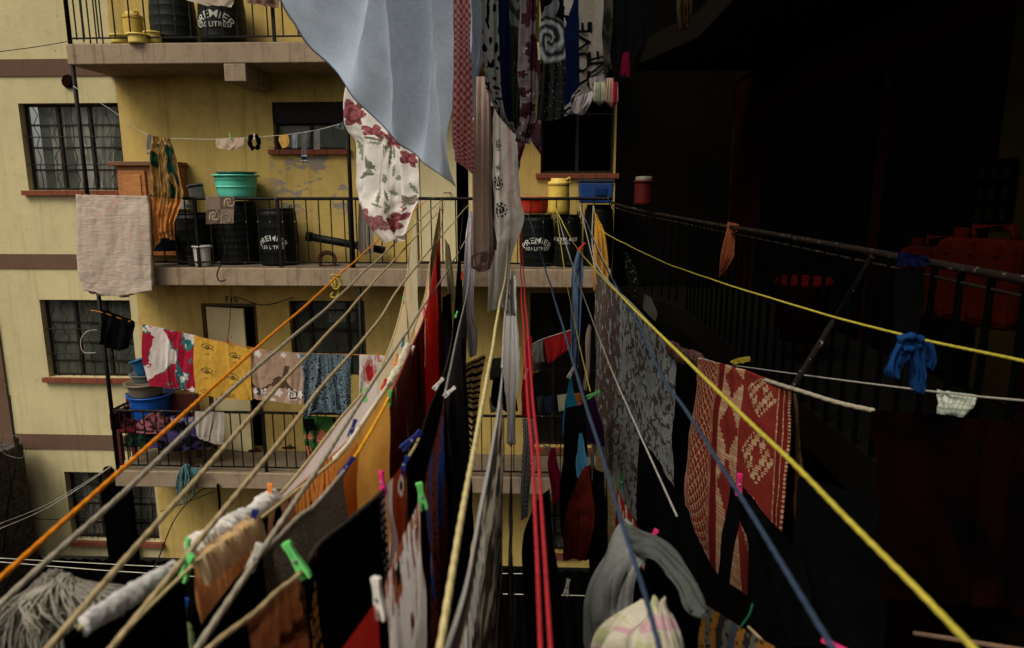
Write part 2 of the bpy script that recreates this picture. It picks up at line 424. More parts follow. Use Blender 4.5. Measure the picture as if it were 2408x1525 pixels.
def relp(o,p):
    o.parent=p; o.matrix_parent_inverse=Matrix.Translation(-p['_l'] if '_l' in p else -p.location) if p.type=='EMPTY' else Matrix.Identity(4)
    return o
def sub(mb,name,mats,parent,**k):   # sub-part of a world-space part mesh
    o=mb.build(name,mats,None,**k); o.parent=parent; return o
YELL=plaster('yellow_balcony_wall',hexc(198,170,100),hexc(92,74,46),.32,dark_below=(1.67,-1.19,-4.12),peel=((at(630,420,YB).x+at(960,420,YB).x)/2,at(700,410,YB).z,(at(960,420,YB).x-at(630,420,YB).x)/2+.1,.62,.548))
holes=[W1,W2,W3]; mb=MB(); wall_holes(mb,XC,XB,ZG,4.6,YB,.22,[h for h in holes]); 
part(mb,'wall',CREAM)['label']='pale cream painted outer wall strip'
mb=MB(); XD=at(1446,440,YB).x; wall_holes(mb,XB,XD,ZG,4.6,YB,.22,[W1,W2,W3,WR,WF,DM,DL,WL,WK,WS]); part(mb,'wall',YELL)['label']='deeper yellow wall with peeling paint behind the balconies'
mb=MB(); wall_holes(mb,XD,2.6,ZG,4.6,YB,.22,[]); part(mb,'wall',flat('shade_black_wall',12,10,8,.95))['label']='wall strip coloured black for the shade of the corner'  # wall end coloured black to stand for the corner's shade
mb=MB(); mb.box(XB+.02,YB+.012,ZG-.02,XB+.03,YB+.02,4)
mb=MB(); 
for z0,z1 in ((at(80,180,YB).z,at(80,140,YB).z),(at(90,632,YB).z,at(90,598,YB).z),(at(150,1056,YB).z,at(150,1022,YB).z),(4.45,4.7)):
    b=MB(); b.box(XC,YB-.018,z0,XB-.002 if z0<3 else 2.6,YB+.01,z1); part(b,'band',BROWN)
b=MB(); b.box(XC-.9,YB-.03,-9,XC-.002,YB+.2,-1.7); part(b,'pilaster',BROWN)
b=MB(); b.box(XC-3,YB+.5,-9,XC-.9,YB+.9,4.6); b.box(XC-.9,YB+.5,-1.7,XC,YB+.9,4.6); part(b,'side_wall',CREAM)
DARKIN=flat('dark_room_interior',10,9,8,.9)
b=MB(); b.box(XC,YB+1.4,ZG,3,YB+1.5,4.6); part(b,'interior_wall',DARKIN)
FRM=paintmetal(38,32,28,(120,112,100),.7); CURT=fab(228,224,206,.2,'streak',(120,112,98),5); CURTB=fab(120,100,80,.4,'streak',(60,48,38),6)
GL=glass('window_glass',104,110,98,.36); GL2=glass('dusty_glass',60,58,50,.45)
def window(h,vs,hs,curtain=None,grille=0,sill=True,gm=GL,casement=None,fm=FRM):
    x0,x1,z0,z1=h; y=YB+.10; f=MB(); t=.035
    f.box(x0+.01,y,z0+.01,x1-.01,y+.05,z0+t); f.box(x0+.01,y,z1-t,x1-.01,y+.05,z1-.01); f.box(x0+.01,y,z0+t,x0+t,y+.05,z1-t); f.box(x1-t,y,z0+t,x1-.01,y+.05,z1-t)
    for a in vs: xx=x0+(x1-x0)*a; f.box(xx-.022,y-.008,z0+t,xx+.022,y+.045,z1-t)
    for a in hs: zz=z1-(z1-z0)*a; f.box(x0+t,y+.004,zz-.013,x1-t,y+.035,zz+.013)
    wp=part(f,'window',fm,bev=0)
    cols=[0]+list(vs)+[1]; rws=[0]+list(hs)+[1]
    for i in range(len(cols)-1):
        for j in range(len(rws)-1):
            p=MB(); a=x0+(x1-x0)*cols[i]+.02; c=x0+(x1-x0)*cols[i+1]-.02; zt=z1-(z1-z0)*rws[j]-.013; zb=z1-(z1-z0)*rws[j+1]+.013
            p.quad((a,y+.02,zb),(c,y+.02,zb),(c,y+.02+.004*((i+j)%3),zt),(a,y+.02,zt)); sub(p,'pane',gm,wp)
    if grille:
        g=MB()
        for k in range(grille):
            xx=x0+(x1-x0)*(k+.7)/(grille+.4)
            pts=[Vector((xx+.05*math.sin(zz*3+k*2),y-.05,z0+(z1-z0)*zz/8)) for zz in range(9)]; g.tube(pts,.006,5)
        for k in (0.3,.62): g.tube([(x0,y-.05,z0+(z1-z0)*k),(x1,y-.05,z0+(z1-z0)*k)],.008,5)
        sub(g,'grille',BLACKM,wp)
    if sill:
        s=MB(); 
        k=7; dx=(x1-x0+.14)/k
        for q in range(k): s.box(x0-.07+q*dx+.003,YB-.07-.006*random.random(),z0-.075+.006*random.random(),x0-.07+(q+1)*dx-.003,YB+.1,z0-.004)
        sub(s,'sill',SILL,wp)
    if curtain:
        for (u0,u1,v0,v1,m) in curtain:
            A=Vector((x0+(x1-x0)*u0,YB+.22,z1-(z1-z0)*v0)); 
            def rw(u,v,A=A,u0=u0,u1=u1,v0=v0,v1=v1): return Vector((x0+(x1-x0)*(u0+(u1-u0)*(u*(1-.25*v))),YB+.24,z1-(z1-z0)*(v0+(v1-v0)*v)))
            o=cloth_grid(rw,'curtain',m,20,20,.6,1,folds=4,amp=.02,seed=u0*9+1); o.parent=wp
    return wp
window(W1,(.34,.66),(.24,.5,.76),[(0.18,.34,0,1,CURT),(.40,.88,.0,1,CURT)],5)
window(W2,(.34,.68),(.3,.56,.8),[(.08,.46,0,1,CURTB),(.55,.8,0,1,CURTB)],7)
window(W3,(.33,.62),(.22,.5,.78),[(.05,.4,0,1,CURT),(.62,.98,0,1,CURT)],9,gm=GL2)
window(WR,(.5,),(.46,),[(.05,.48,.46,1,fab(150,150,138)),(.52,.75,.46,1,fab(70,75,60))])
DG_=flat('shade_black_pane',4,4,4,.95); window(WF,(.5,),(.5,),None,gm=DG_); window(WL,(.25,.75),(.14,.42),[(.45,.9,.02,.32,fab(150,150,140))],6,sill=False)  # far right window's panes are coloured flat black for the shadow there
window(WK,(.3,.66),(.5,),None,5,gm=glass('dark_glass',22,20,16,.8)); window(WS,(.5,),(.35,.7),[(.1,.9,0,1,fab(120,120,112))],5)
# shutter box over small window
b=MB(); x0,x1,z0,z1=WR; b.box(x0,YB+.03,z1-(z1-z0)*.44,x1,YB+.09,z1); part(b,'shutter',flat('black_shutter',14,12,11,.7))
CRD=plaster('cream_door_paint',hexc(214,200,156),hexc(150,130,90),.15)
def door(h,ang,hinge,w,mat,fl):
    x0,x1,z0,z1=h; f=MB(); f.box(x0,YB+.02,z0+.01,x0+.05,YB+.1,z1); f.box(x1-.05,YB+.02,z0+.01,x1,YB+.1,z1); f.box(x0+.05,YB+.02,z1-.05,x1-.05,YB+.1,z1-.003); part(f,'door_frame',fl)
    d=MB(); a=math.radians(ang); c,s=math.cos(a),math.sin(a); hx=x0+.06 if hinge<0 else x1-.06; sg=-hinge
    P=[(hx,YB+.03),(hx+sg*w*c,YB+.03-w*s),(hx+sg*w*c,YB+.07-w*s),(hx,YB+.07)]
    v0=len(d.v); d.v+=[(x,y,z) for z in (z0+.02,z1-.06) for x,y in P]
    for q in ((0,1,5,4),(1,2,6,5),(2,3,7,6),(3,0,4,7),(4,5,6,7),(3,2,1,0)): d.f.append(tuple(v0+i for i in q)); d.m.append(0)
    o=part(d,'door',mat); hx2=hx+sg*(w-.09)*c; hy2=YB+.02-(w-.09)*s
    sub(MB().tube([(hx2,hy2,z0+1),(hx2,hy2-.05,z0+1),(hx2-.09*sg*c,hy2-.05,z0+1)],.011,6),'handle',flat('steel',110,108,100,.35),o)
    return o
door(DM,2,-1,.52,CRD,CRD); door(DL,14,-1,.66,CRD,wood('door_frame_wood',80,58,38))
# door number
o=lettering('F10',.13,flat('black_ink',20,18,15),None,lambda x,y:Vector((at(545,705,YB).x+x,YB-.008,at(545,711,YB).z+y)),'door_number'); relp(o,bld)
# slabs
def slab(z1,z0,x1,lbl,side=-6.14):
    b=MB(); nx=60
    b.box(side,YF,z0,x1,YB-.002,z1)
    o=part(b,'balcony_slab',CONC,bev=.012); o['label']=lbl
    t=MB(); t.box(side+.02,YF+.02,z1,x1-.02,YB-.004,z1+.006); sub(t,'floor_screed',CONCD,o); return o
su=slab(1.92,1.67,.9,'upper concrete balcony slab with a beam end below'); slab(-.95,-1.19,.9,'middle concrete balcony slab with rusty run-off stains'); slab(-3.88,-4.12,1.3,'lowest concrete balcony slab')
b=MB(); xa=at(527,170,YF).x; xb=at(578,170,YF).x; b.box(xa,YF-.004,at(550,192,YF).z,xb,YB-.004,1.665); part(b,'beam',CONC,bev=.01)
slab(4.8,4.55,.9,'concrete slab above the upper balcony')
# pipes and vents on the facade
for (px,py) in ((163,193),(258,1108)):
    c=at(px,py,YB); part(MB().lathe([(0,.02),(.05,.02),(.055,-.0),(.09,.0),(.095,.01)],n=14),'drain_hole',flat('hole',25,14,10)).matrix_parent_inverse=Matrix.Translation(-bld.location)@Matrix.Translation(c+Vector((0,-.02,0)))@Matrix.Rotation(PI/2,4,'X')
# dark column between the two lowest windows
c0=at(246,1200,YB-.1).x; c1=at(308,1200,YB-.1).x
b=MB(); b.box(c0,YB-.14,-9,c1,YB-.01,at(278,1142,YB-.1).z); part(b,'service_shaft',flat('black_shaft',3,3,3,.95))
# ---- railings
def railing(name,label,x0,x1,zf,zt,posts,sp,Y=YF+.04,side=True,skip=None):
    r=empty(name,((x0+x1)/2,Y,zf),label,'balcony railing')
    n=60; P=[Vector((x0+(x1-x0)*i/n,Y,zt+.006*noise.noise(Vector((i*.3,zt,0))))) for i in range(n+1)]
    relp(MB().tube(P,.021,8).build('top_rail',RAILM,smooth=True),r); relp(MB().box(x0,Y-.008,zf+.06,x1,Y+.008,zf+.08).build('bottom_rail',RAILM),r)
    k=int((x1-x0)/sp); proto=MB().box(-.007,-.007,zf+.08,.007,.007,zt-.01).build('baluster',RAILM); relp(proto,r)
    first=True
    for i in range(1,k):
        x=x0+i*sp
        if any(abs(x-p)<.05 for p in posts): continue
        q=proto if first else proto.copy(); 
        if not first: COL.objects.link(q)
        first=False; q.parent=r; q.matrix_parent_inverse=Matrix.Translation(-r.location); q.location=(x+random.uniform(-.008,.008),Y,0); q.rotation_euler=(0,random.uniform(-.006,.006),0)
    for p in posts: relp(MB().box(p-.019,Y-.019,zf+.008,p+.019,Y+.019,zt).build('post',BLACKM),r)
    if side:
        relp(MB().tube([(x0,Y,zt),(x0,YB-.003,zt)],.02,8).build('side_rail',RAILM),r)
        for j in range(1,6):
            y=Y+(YB-Y)*j/6; s=proto.copy(); COL.objects.link(s); s.parent=r; s.matrix_parent_inverse=Matrix.Translation(-r.location); s.location=(x0,y,0)
    return r
railing('balcony_railing','black iron railing with chipped paint on the middle balcony, wet clothes hanging over its top',-6.1,.9,-.944,-.03,[at(x,550,YF).x for x in (460,654,)]+[at(822,550,YF).x],.165)
railing('balcony_railing','black iron railing with a white worn top on the lowest balcony',-6.1,1.3,-3.874,-2.99,[at(x,1050,YF).x for x in (475,620,835)],.155)
railing('balcony_railing','thin black balusters along the upper balcony in front of the black drums',-6.1,.9,1.926,2.85,[at(640,50,YF).x],.2)
def post(px,z0,z1,lbl): 
    p=at(px,400,YF+.04); o=MB().tube([(0,0,0),(0,0,(z1-z0)/2),(0,0,z1-z0)],.026,10).build('iron_post',BLACKM,smooth=True,loc=(p.x,p.y,z0)); lab(o,lbl,'post','round iron posts joining the balconies')
for z0,z1,l in ((-3.87,-1.2,'iron post left of the black cloth, between the lowest and middle balconies'),(-.94,1.66,'leftmost iron post rising in front of the barred window to the upper slab'),(1.93,4.5,'iron post at the left corner of the upper balcony')):
    o=MB().tube([(0,0,0),(0,0,z1-z0)],.028,10).build('iron_post',BLACKM,smooth=True,loc=(-6.1,YF+.04,z0)); lab(o,l,'post','round iron posts joining the balconies')
post(822,-.94,1.66,'iron post right of the small black window on the middle balcony')
post(833,-3.87,-1.2,'iron post on the lowest balcony behind the blue patterned cloth')
# ---- right-hand building
DKR=flat('dark_red_wall',24,5,4,.95,.8); DKY=flat('dark_ochre_wall',46,38,14,.9,.5); DKC=plaster('shaded_concrete',hexc(40,33,24,.14),hexc(16,12,9,.2),.5); INK=flat('shade_black',3,3,3,.98)  # colours pushed near black to hold this side's deep shade
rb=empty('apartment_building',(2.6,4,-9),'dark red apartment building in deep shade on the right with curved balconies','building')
def pslab(z1,z0):
    pts=[(.9,YF-.003),(1.18,8.3),(1.5,7.2),(1.5,-1.6),(4,-1.6),(4,YB+2),(2.602,YB+2),(2.602,YF-.003)]
    b=MB(); n=len(pts); b.v+=[(x,y,z) for z in (z0,z1) for x,y in pts]
    for i in range(n): b.f.append((i,n+i,n+(i+1)%n,(i+1)%n)); b.m.append(0)
    b.f.append(tuple(range(n))); b.f.append(tuple(reversed(range(n,2*n)))); b.m+=[0,0]
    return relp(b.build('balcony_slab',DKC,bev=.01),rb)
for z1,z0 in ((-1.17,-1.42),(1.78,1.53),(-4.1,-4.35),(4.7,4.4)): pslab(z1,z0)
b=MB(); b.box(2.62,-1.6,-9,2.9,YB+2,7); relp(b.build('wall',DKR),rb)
b=MB(); b.box(1.5,-1.6,4.7,4,YB+1,7.6); relp(b.build('roof_occluder',INK),rb)  # unseen roof mass added to keep the sky's light off this side
b=MB(); b.box(2.6,YB-.3,-1.16,2.615,YB-.28,1.5)
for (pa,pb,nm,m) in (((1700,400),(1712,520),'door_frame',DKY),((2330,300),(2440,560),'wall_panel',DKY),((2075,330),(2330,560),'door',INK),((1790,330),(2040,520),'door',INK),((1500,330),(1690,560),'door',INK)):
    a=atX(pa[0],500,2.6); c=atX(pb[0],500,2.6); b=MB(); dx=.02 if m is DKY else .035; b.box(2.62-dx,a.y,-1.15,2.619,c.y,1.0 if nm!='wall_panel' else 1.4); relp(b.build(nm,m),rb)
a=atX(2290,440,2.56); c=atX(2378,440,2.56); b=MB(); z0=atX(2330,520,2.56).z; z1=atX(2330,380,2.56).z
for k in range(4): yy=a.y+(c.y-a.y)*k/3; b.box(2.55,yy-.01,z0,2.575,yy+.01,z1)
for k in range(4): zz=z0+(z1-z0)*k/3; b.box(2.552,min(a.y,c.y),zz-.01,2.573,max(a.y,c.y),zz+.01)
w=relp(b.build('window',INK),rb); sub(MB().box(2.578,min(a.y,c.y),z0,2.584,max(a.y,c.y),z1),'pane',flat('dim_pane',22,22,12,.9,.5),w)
# its railing (curves round the corner)
rr=empty('balcony_railing',(1.5,4,-1.17),'heavy curved rail with peeling white paint along the dark right-hand balcony','balcony railing')
RAILR=paintmetal(18,12,10,(104,92,78),.61)
path=[(.9,YF+.03,-.08),(1.0,8.75,-.12),(1.18,8.3,-.17),(1.38,7.7,-.21),(1.5,7.1,-.235),(1.5,6,-.24),(1.5,5,-.24),(1.5,4,-.245),(1.5,3,-.25),(1.5,2.4,-.255),(1.5,1.8,-.26),(1.5,1.2,-.26)]
sp=smoothpts(path,12); relp(MB().tube(sp,.016,12).build('top_rail',RAILR,smooth=True),rr)
relp(MB().tube([p+Vector((0,0,-.05)) for p in sp],.007,6).build('bottom_rail',RAILR,smooth=True),rr)
pr=MB().box(-.009,-.009,-1.16,.009,.009,-.27).build('baluster',INK); relp(pr,rr); y=7.1;first=True
while y>1.3:
    q=pr if first else pr.copy()
    if not first: COL.objects.link(q)
    first=False; q.parent=rr; q.matrix_parent_inverse=Matrix.Translation(-rr.location); q.location=(1.5,y,0); y-=.17
for (x,y_) in ((1.02,8.7),(1.1,8.5),(1.22,8.2),(1.28,8.0),(1.36,7.8),(1.41,7.6),(1.45,7.4)):
    q=pr.copy(); COL.objects.link(q); q.parent=rr; q.matrix_parent_inverse=Matrix.Translation(-rr.location); q.location=(x,y_,.04)
# diagonal bracket bar out of the rail
br=MB().tube([atX(2052,603,1.49),at(1960,755,3.5),at(1862,915,3.02)],.014,8).build('bracket_bar',paintmetal(20,18,16,(150,145,130),.63)); lab(br,'thin black diagonal bar running from the dark rail down to the red rug rope','bar')
# ---- ground and the low roof
g=MB(); g.quad((-60,-60,-9.2),(60,-60,-9.2),(60,60,-9.2),(-60,60,-9.2)); lab(g.build('ground',flat('dark_yard_ground',30,27,24,.95,1,.3,2)),kind='structure')
b=MB(); n=60
for i in range(n):
    x=-8.6+i*.19; 
    if x>2.5: break
    z=ZG-.03; b.quad((x,6.9,z-.35),(x+.095,6.9,z-.31),(x+.095,YB-.02,z),(x,YB-.02,z-.04)); b.quad((x+.095,6.9,z-.31),(x+.19,6.9,z-.35),(x+.19,YB-.02,z-.04),(x+.095,YB-.02,z))
lab(b.build('sheet_roof',flat('black_roof_sheet',4,4,4,.95)),'black corrugated sheet roof at the foot of the yellow wall','roof')
# camera-side building (behind the lens)
cb=empty('apartment_building',(0,-2,-9),'apartment building behind the near clotheslines, out of the light','building')
b=MB(); b.box(-7,-2.9,-9,1.5,-2.6,.2); relp(b.build('wall',CREAM),cb)
b=MB(); b.box(-7,-2.6,-1.75,1.5,-.9,-1.5); relp(b.build('balcony_slab',CONCD),cb)
# near rail of this balcony, where the lines are tied
o=MB().tube([(-4,.42,-.62),(1.49,.42,-.62)],.022,8).build('near_handrail',RAILM,smooth=True); lab(o,'near iron rail that the clotheslines are tied to, below the view','handrail')
# block wall bottom left
STONE=NT('stone_blocks'); v=STONE.coord('Object'); br_=STONE.N('ShaderNodeTexBrick'); br_.inputs['Scale'].default_value=2.6; br_.inputs['Mortar Size'].default_value=.03
mp=STONE.N('ShaderNodeMapping'); mp.inputs['Rotation'].default_value=(PI/2,0,0); STONE.L(STONE.coord('Object'),mp.inputs['Vector'])
sx=STONE.N('ShaderNodeSeparateXYZ'); STONE.L(v,sx.inputs[0]); cx=STONE.N('ShaderNodeCombineXYZ'); STONE.L(STONE.math('ADD',sx.outputs[1],sx.outputs[0]),cx.inputs[0]); STONE.L(sx.outputs[2],cx.inputs[1]); STONE.L(cx.outputs[0],br_.inputs['Vector'])
br_.inputs['Color1'].default_value=hexc(88,78,66); br_.inputs['Color2'].default_value=hexc(62,56,48); br_.inputs['Mortar'].default_value=hexc(28,24,20)
n=STONE.noise(v,9,5); STONE.bump(STONE.math('ADD',n,br_.outputs['Fac']),.6,.03); STONE.fin(STONE.mix(.5,br_.outputs['Color'],STONE.ramp(n,[(.3,(.02,.018,.015)),(.7,(.16,.14,.11))])),.95)
A=at(20,1062,9.3); b=MB(); 
zt=A.z; x1=at(52,1200,9.5).x
for i in range(8):
    yy=9.7-i*.32; b.box(x1-2.2,yy-.318,-9,x1-.0-.01*i,yy,zt-.05*random.random()+.02*i)
lab(b.build('block_wall',STONE.m,bev=.02),'rough grey stone block wall at the lower left against the brown pilaster','wall')
# ================================================================ THINGS ON THE BALCONIES
BLK=plast(15,17,15,.5); BLK2=plast(30,34,31,.5)
def drum(px,ytop,ybot,pw,Y,label,mat=BLK,text=None,ribs=3,lid=True,group='black plastic water drums'):
    b=at(px,ybot,Y); t=at(px,ytop,Y); H=t.z-b.z; r=(at(px+pw/2,ybot,Y)-at(px-pw/2,ybot,Y)).length/2
    e=empty('water_drum',b,label,'water drum',group)
    prof=[(0,0),(r*.84,0),(r*.9,H*.02)]
    zs=[.08+.8*i/(ribs*2) for i in range(ribs*2+1)]
    for i,z in enumerate(zs):
        bulge=r*(.93+.07*math.sin(PI*min(1,z*1.1)))
        prof+=[(bulge*.992,H*(z-.012)),(bulge,H*z),(bulge,H*(z+.012)),(bulge*.992,H*(z+.022))]
    prof+=[(r*.9,H*.93),(r*.78,H*.965)]
    if not lid: prof+=[(r*.78,H*1.0),(r*.72,H),(r*.72,H*.93)]
    MB().lathe(prof,n=36).build('body',mat,e,smooth=True)
    if lid:
        MB().lathe([(r*.8,H*.965),(r*.82,H*.97),(r*.82,H*.995),(r*.78,H*1.0),(r*.3,H*1.005),(0,H*1.005)],n=32).build('lid',mat,e,smooth=True)
        MB().tube([(r*.66,-.03,H*1.0),(r*.70,-.03,H*1.05),(r*.80,-.03,H*1.05),(r*.82,-.03,H*.99)],.008,5).build('handle',mat,e)
    if text:
        for (s,size,zc,arc,xo) in text:
            def mp(x,y,zc=zc,xo=xo):
                a=(x+xo)/r-PI/2; return Vector((r*1.012*math.cos(a),r*1.012*math.sin(a),zc*H+y))
            lettering(s,size,WHITEINK,e,mp,'lettering',arc,bold=.002)
    return e
def pot(px,ytop,ybot,pw,Y,label,mat,name='basin',cat='basin',taper=.75,rim=.02,fill=False,group=None,ribs=0,tilt=None,lidm=None):
    b=at(px,ybot,Y); t=at(px,ytop,Y); H=t.z-b.z; r=(at(px+pw/2,ytop,Y)-at(px-pw/2,ytop,Y)).length/2
    e=empty(name,b,label,cat,group)
    prof=[(0,0),(r*taper,0)]
    for i in range(1,9):
        z=i/9; rr=r*(taper+(.96-taper)*z**.8); prof.append((rr,H*z))
        if ribs and i in (4,7): prof+=[(rr+.008,H*z+.006),(rr+.008,H*z+.014),(rr,H*z+.02)]
    prof+=[(r*.97,H-.02),(r+rim,H-.02),(r+rim,H),(r*.95,H),(r*taper*.95,.02),(0,.02)]
    MB().lathe(prof,n=32).build('body',mat,e,smooth=True)
    if lidm: MB().lathe([(r*.9,H+.0),(r*.92,H+.03),(r*.8,H+.045),(0,H+.05)],n=28).build('lid',lidm,e,smooth=True)
    if tilt: e.rotation_euler=tilt
    return e
T1=[('PREMIER',.105,.47,.2,0),('135 LITRES',.07,.33,None,0)]
# middle balcony
drum(660,490,628,88,9.45,'squat black drum printed PREMIER 135 LITRES on the middle balcony',text=T1,ribs=2)
drum(567,474,622,98,9.6,'tall unmarked black drum under the turquoise tub',ribs=4)
drum(467,500,624,92,9.62,'black drum behind the iron post, left of the tall drum',ribs=2)
drum(1262,505,632,82,9.5,'black drum under the red basin printed PREMIER 100 LITRES',text=[('PREMIER',.11,.50,.22,0),('HD',.05,.47,None,0),('100 LITRES',.07,.36,None,0)],ribs=3)
drum(1334,505,632,64,9.42,'black drum under the yellow container printed POLYPLAST',text=[('POLYPLAST',.075,.52,None,-.06),('110 LITRES',.035,.47,None,-.06)],ribs=3)
drum(1405,482,632,70,9.5,'unmarked black drum under the blue crate at the right end',ribs=4)
pot(558,412,466,98,9.5,'turquoise ribbed tub standing on the tall black drum',plast(95,205,178),'wash_tub','tub',.82,.02,ribs=1)
pot(556,405,412,84,9.5,'dark green lid basin lying in the turquoise tub',plast(30,90,76),'basin','basin',.9,.012)
pot(478,578,626,40,9.15,'white bucket with a rim behind the balusters',plast(205,200,188),'bucket','bucket',.85,.012)
pot(455,602,624,26,9.2,'small dark brown pot beside the white bucket',plast(50,38,32),'pot','pot',.9,.01)
e=pot(467,434,470,34,9.3,'dented grey paint tin with a black rim leaning on the railing',flat('tin',120,118,112,.4),'paint_tin','tin',.97,.006); e.rotation_euler=(0,math.radians(-10),0)
MB().lathe([(.098,.165),(.10,.2),(.095,.21),(0,.205)],n=24).build('rim_band',BLK,e,smooth=True)
pot(1253,463,502,86,9.45,'shallow bright red basin resting on the lettered drum',plast(200,52,30),'basin','basin',.72,.02)
def handle_jar(px,y0,y1,pw,Y,label):
    e=pot(px,y0+12,y1,pw,Y,label,plast(212,178,78),'plastic_container','container',.96,.0)
    t=at(px,y0,Y).z-at(px,y1,Y).z; r=(at(px+pw/2,y1,Y)-at(px-pw/2,y1,Y)).length/2
    MB().lathe([(r*.98,t*.84),(r*1.02,t*.86),(r*.95,t*.9),(r*.7,t*.93),(r*.7,t),(0,t)],n=26).build('cap',plast(212,182,90),e,smooth=True)
    MB().tube([(r*.6,-.1,t*.95),(r*.95,-.1,t*1.02),(r*1.05,-.1,t*.93),(r*.95,-.1,t*.85)],.014,6).build('handle',plast(212,178,78),e,smooth=True)
handle_jar(1313,420,504,52,9.3,'yellow plastic container with a moulded handle standing on a black drum')
handle_jar(318,30,104,44,9.5,'tall yellow bucket with a dark printed sticker on the upper balcony')
c=at(318,60,9.3); s=MB(); 
for k in range(5): a0=-PI/2+.15+k*.12; rr=.135; s.quad((c.x+rr*math.cos(a0),c.y+.19+rr*math.sin(a0),c.z-.1),(c.x+rr*math.cos(a0+.12),c.y+.19+rr*math.sin(a0+.12),c.z-.1),(c.x+rr*math.cos(a0+.12),c.y+.19+rr*math.sin(a0+.12),c.z+.06),(c.x+rr*math.cos(a0),c.y+.19+rr*math.sin(a0),c.z+.06))
for px,y0,w,l in ((283,84,40,'small yellow tub at the left of the tall yellow bucket'),(362,77,38,'small yellow tub between the tall yellow bucket and the drum'),(327,82,46,'squat yellow tub in front of the tall yellow bucket')):
    pot(px,y0,104,w,9.2 if px!=327 else 9.05,l,plast(222,196,96),'plastic_tub','tub',.92,.012)
drum(412,-14,103,100,9.5,'grey black drum with a moulded grip left of the lettered one upstairs',BLK2,ribs=2)
drum(527,-14,103,104,9.5,'upper balcony drum printed PREMIER 210 LITRES',BLK2,[('PREMIER',.14,.42,.27,0),('210 LITRES',.09,.24,None,0)],ribs=2)
# blue crate
e=empty('storage_crate',at(1400,478,9.4),'blue storage box with a grey lid at the right end of the middle railing','box')
w=.23; b=MB(); b.v+=[(sx*w*(1 if z else .93),sy*.16,z*.27) for z in (0,1) for sy in (-1,1) for sx in (-1,1)]
for f in ((0,2,3,1),(4,5,7,6),(0,1,5,4),(2,6,7,3),(0,4,6,2),(1,3,7,5)): b.f.append(f); b.m.append(0)
b.build('body',plast(14,50,104),e,bev=.02); MB().box(-w-.01,-.17,.271,w+.01,.17,.31).build('lid',plast(40,46,50),e,bev=.01)
MB().box(-.02,-.185,.1,.13,-.161,.2).build('handle',plast(9,36,84),e,bev=.008)
# wooden cabinet
e=empty('wooden_cabinet',at(350,600,9.65),'light brown wooden cabinet with a panel door behind the gold shawl','cabinet'); H=at(350,392,9.65).z-at(350,600,9.65).z
wd=wood('cabinet_wood',176,112,62); x0=at(296,500,9.65).x-e.location.x; x1=at(430,500,9.65).x-e.location.x
MB().box(x0,-.12,0,x1,.18,H).build('carcass',wd,e,bev=.008); MB().box(x0-.08,-.2,H+.002,x1+.03,.2,H+.06).build('top',wood('cabinet_top',120,80,52),e,bev=.008)
MB().box(x0+.04,-.155,H-.8,x0+.42,-.122,H-.06).build('door',wd,e,bev=.01); MB().box(x0+.1,-.17,H-.74,x0+.36,-.157,H-.12).build('door_panel',wood('cabinet_panel',190,125,70),e,bev=.006)
# pipe and ring
def pipe(a,b,r,label,name='drain_pipe',cat='pipe',m=BLK):
    e=empty(name,a,label,cat); d=b-a; relp(MB().tube([a,a.lerp(b,.5),b],r,16).build('pipe',m,smooth=True),e); relp(MB().tube([a-d*.01,a+d*.06],r*1.25,16).build('collar',m,smooth=True),e); return e
pipe(at(722,556,9.6),at(905,590,9.75),.055,'black drain pipe lying along the foot of the wall behind the railing')
o=MB().lathe([(.09,-.09),(.13,-.09),(.13,.09),(.09,.09),(.09,-.09)],n=26).build('pipe_offcut',flat('rusty_pipe',70,42,34),smooth=False,loc=at(770,613,9.3)); o.rotation_euler=(PI/2-.2,0,.3); lab(o,'short rusty pipe ring lying on the balcony floor','pipe ring')
# hook wire hanging in front of middle slab
def wire(pts,r,m,label,name='wire',cat='wire',**k): return lab(MB().tube(curve3(pts),r,5).build(name,m,smooth=True),label,cat,**k)
WBK=flat('black_wire',14,13,12,.6); WWH=flat('white_wire',190,186,172,.5)
wire([(541,540,8.93),(532,590,8.93),(512,640,8.93),(512,655,8.93),(520,662,8.93),(531,658,8.93)],.009,BLACKM,'bent black hook hanging over the edge of the middle slab','hook','hook')
wire([(543,672,8.95),(540,760,8.95),(520,880,8.95),(502,980,8.95),(480,1092,8.95)],.005,WBK,'thin black cable dangling from the middle slab past the yellow cloth')
wire([(690,700,9.6),(620,718,9.7),(560,700,9.75)],.008,WBK,'black cable looped under the middle slab')
wire([(0,1244,7),(120,1190,8),(262,1098,9)],.006,WWH,'white wire rising from the left edge to the corner of the lowest balcony')
wire([(0,1232,7.2),(120,1182,8),(262,1096,9)],.004,WWH,'thinner white wire just above its twin at the left edge')
wire([(0,122,8.4),(90,110,9),(166,97,9)],.005,WBK,'faint wire from the left edge to the corner of the upper balcony')
wire([(0,1218,8.6),(70,1220,9.2),(165,1224,9.6)],.006,WBK,'black cable crossing the pale wall to the lowest barred window')
wire([(0,1313,7.6),(220,1325,7.8),(420,1334,7.8),(900,1345,7.8),(1250,1350,7.6)],.005,WWH,'pale wire stretched above the black roof, upper one of two')
wire([(0,1322,7.2),(220,1340,7.3),(400,1352,7.3),(900,1388,7.2),(1400,1402,6.5)],.005,WWH,'pale wire stretched above the black roof, lower one of two')
wire([(325,1400,5.5),(370,1320,7),(412,1220,8.5),(470,1155,8.98),(505,1148,8.99)],.008,WBK,'black twisted cable hanging from the lowest slab down to the dark')
wire([(378,1203,9.6),(430,1185,9.3),(505,1155,9)],.007,WBK,'slack black cable from the lowest window to the slab')
wire([(512,1140,8.96),(516,1180,9.3),(518,1250,9.7)],.022,BLACKM,'short dark pipe coming down from the lowest slab','downpipe','pipe')
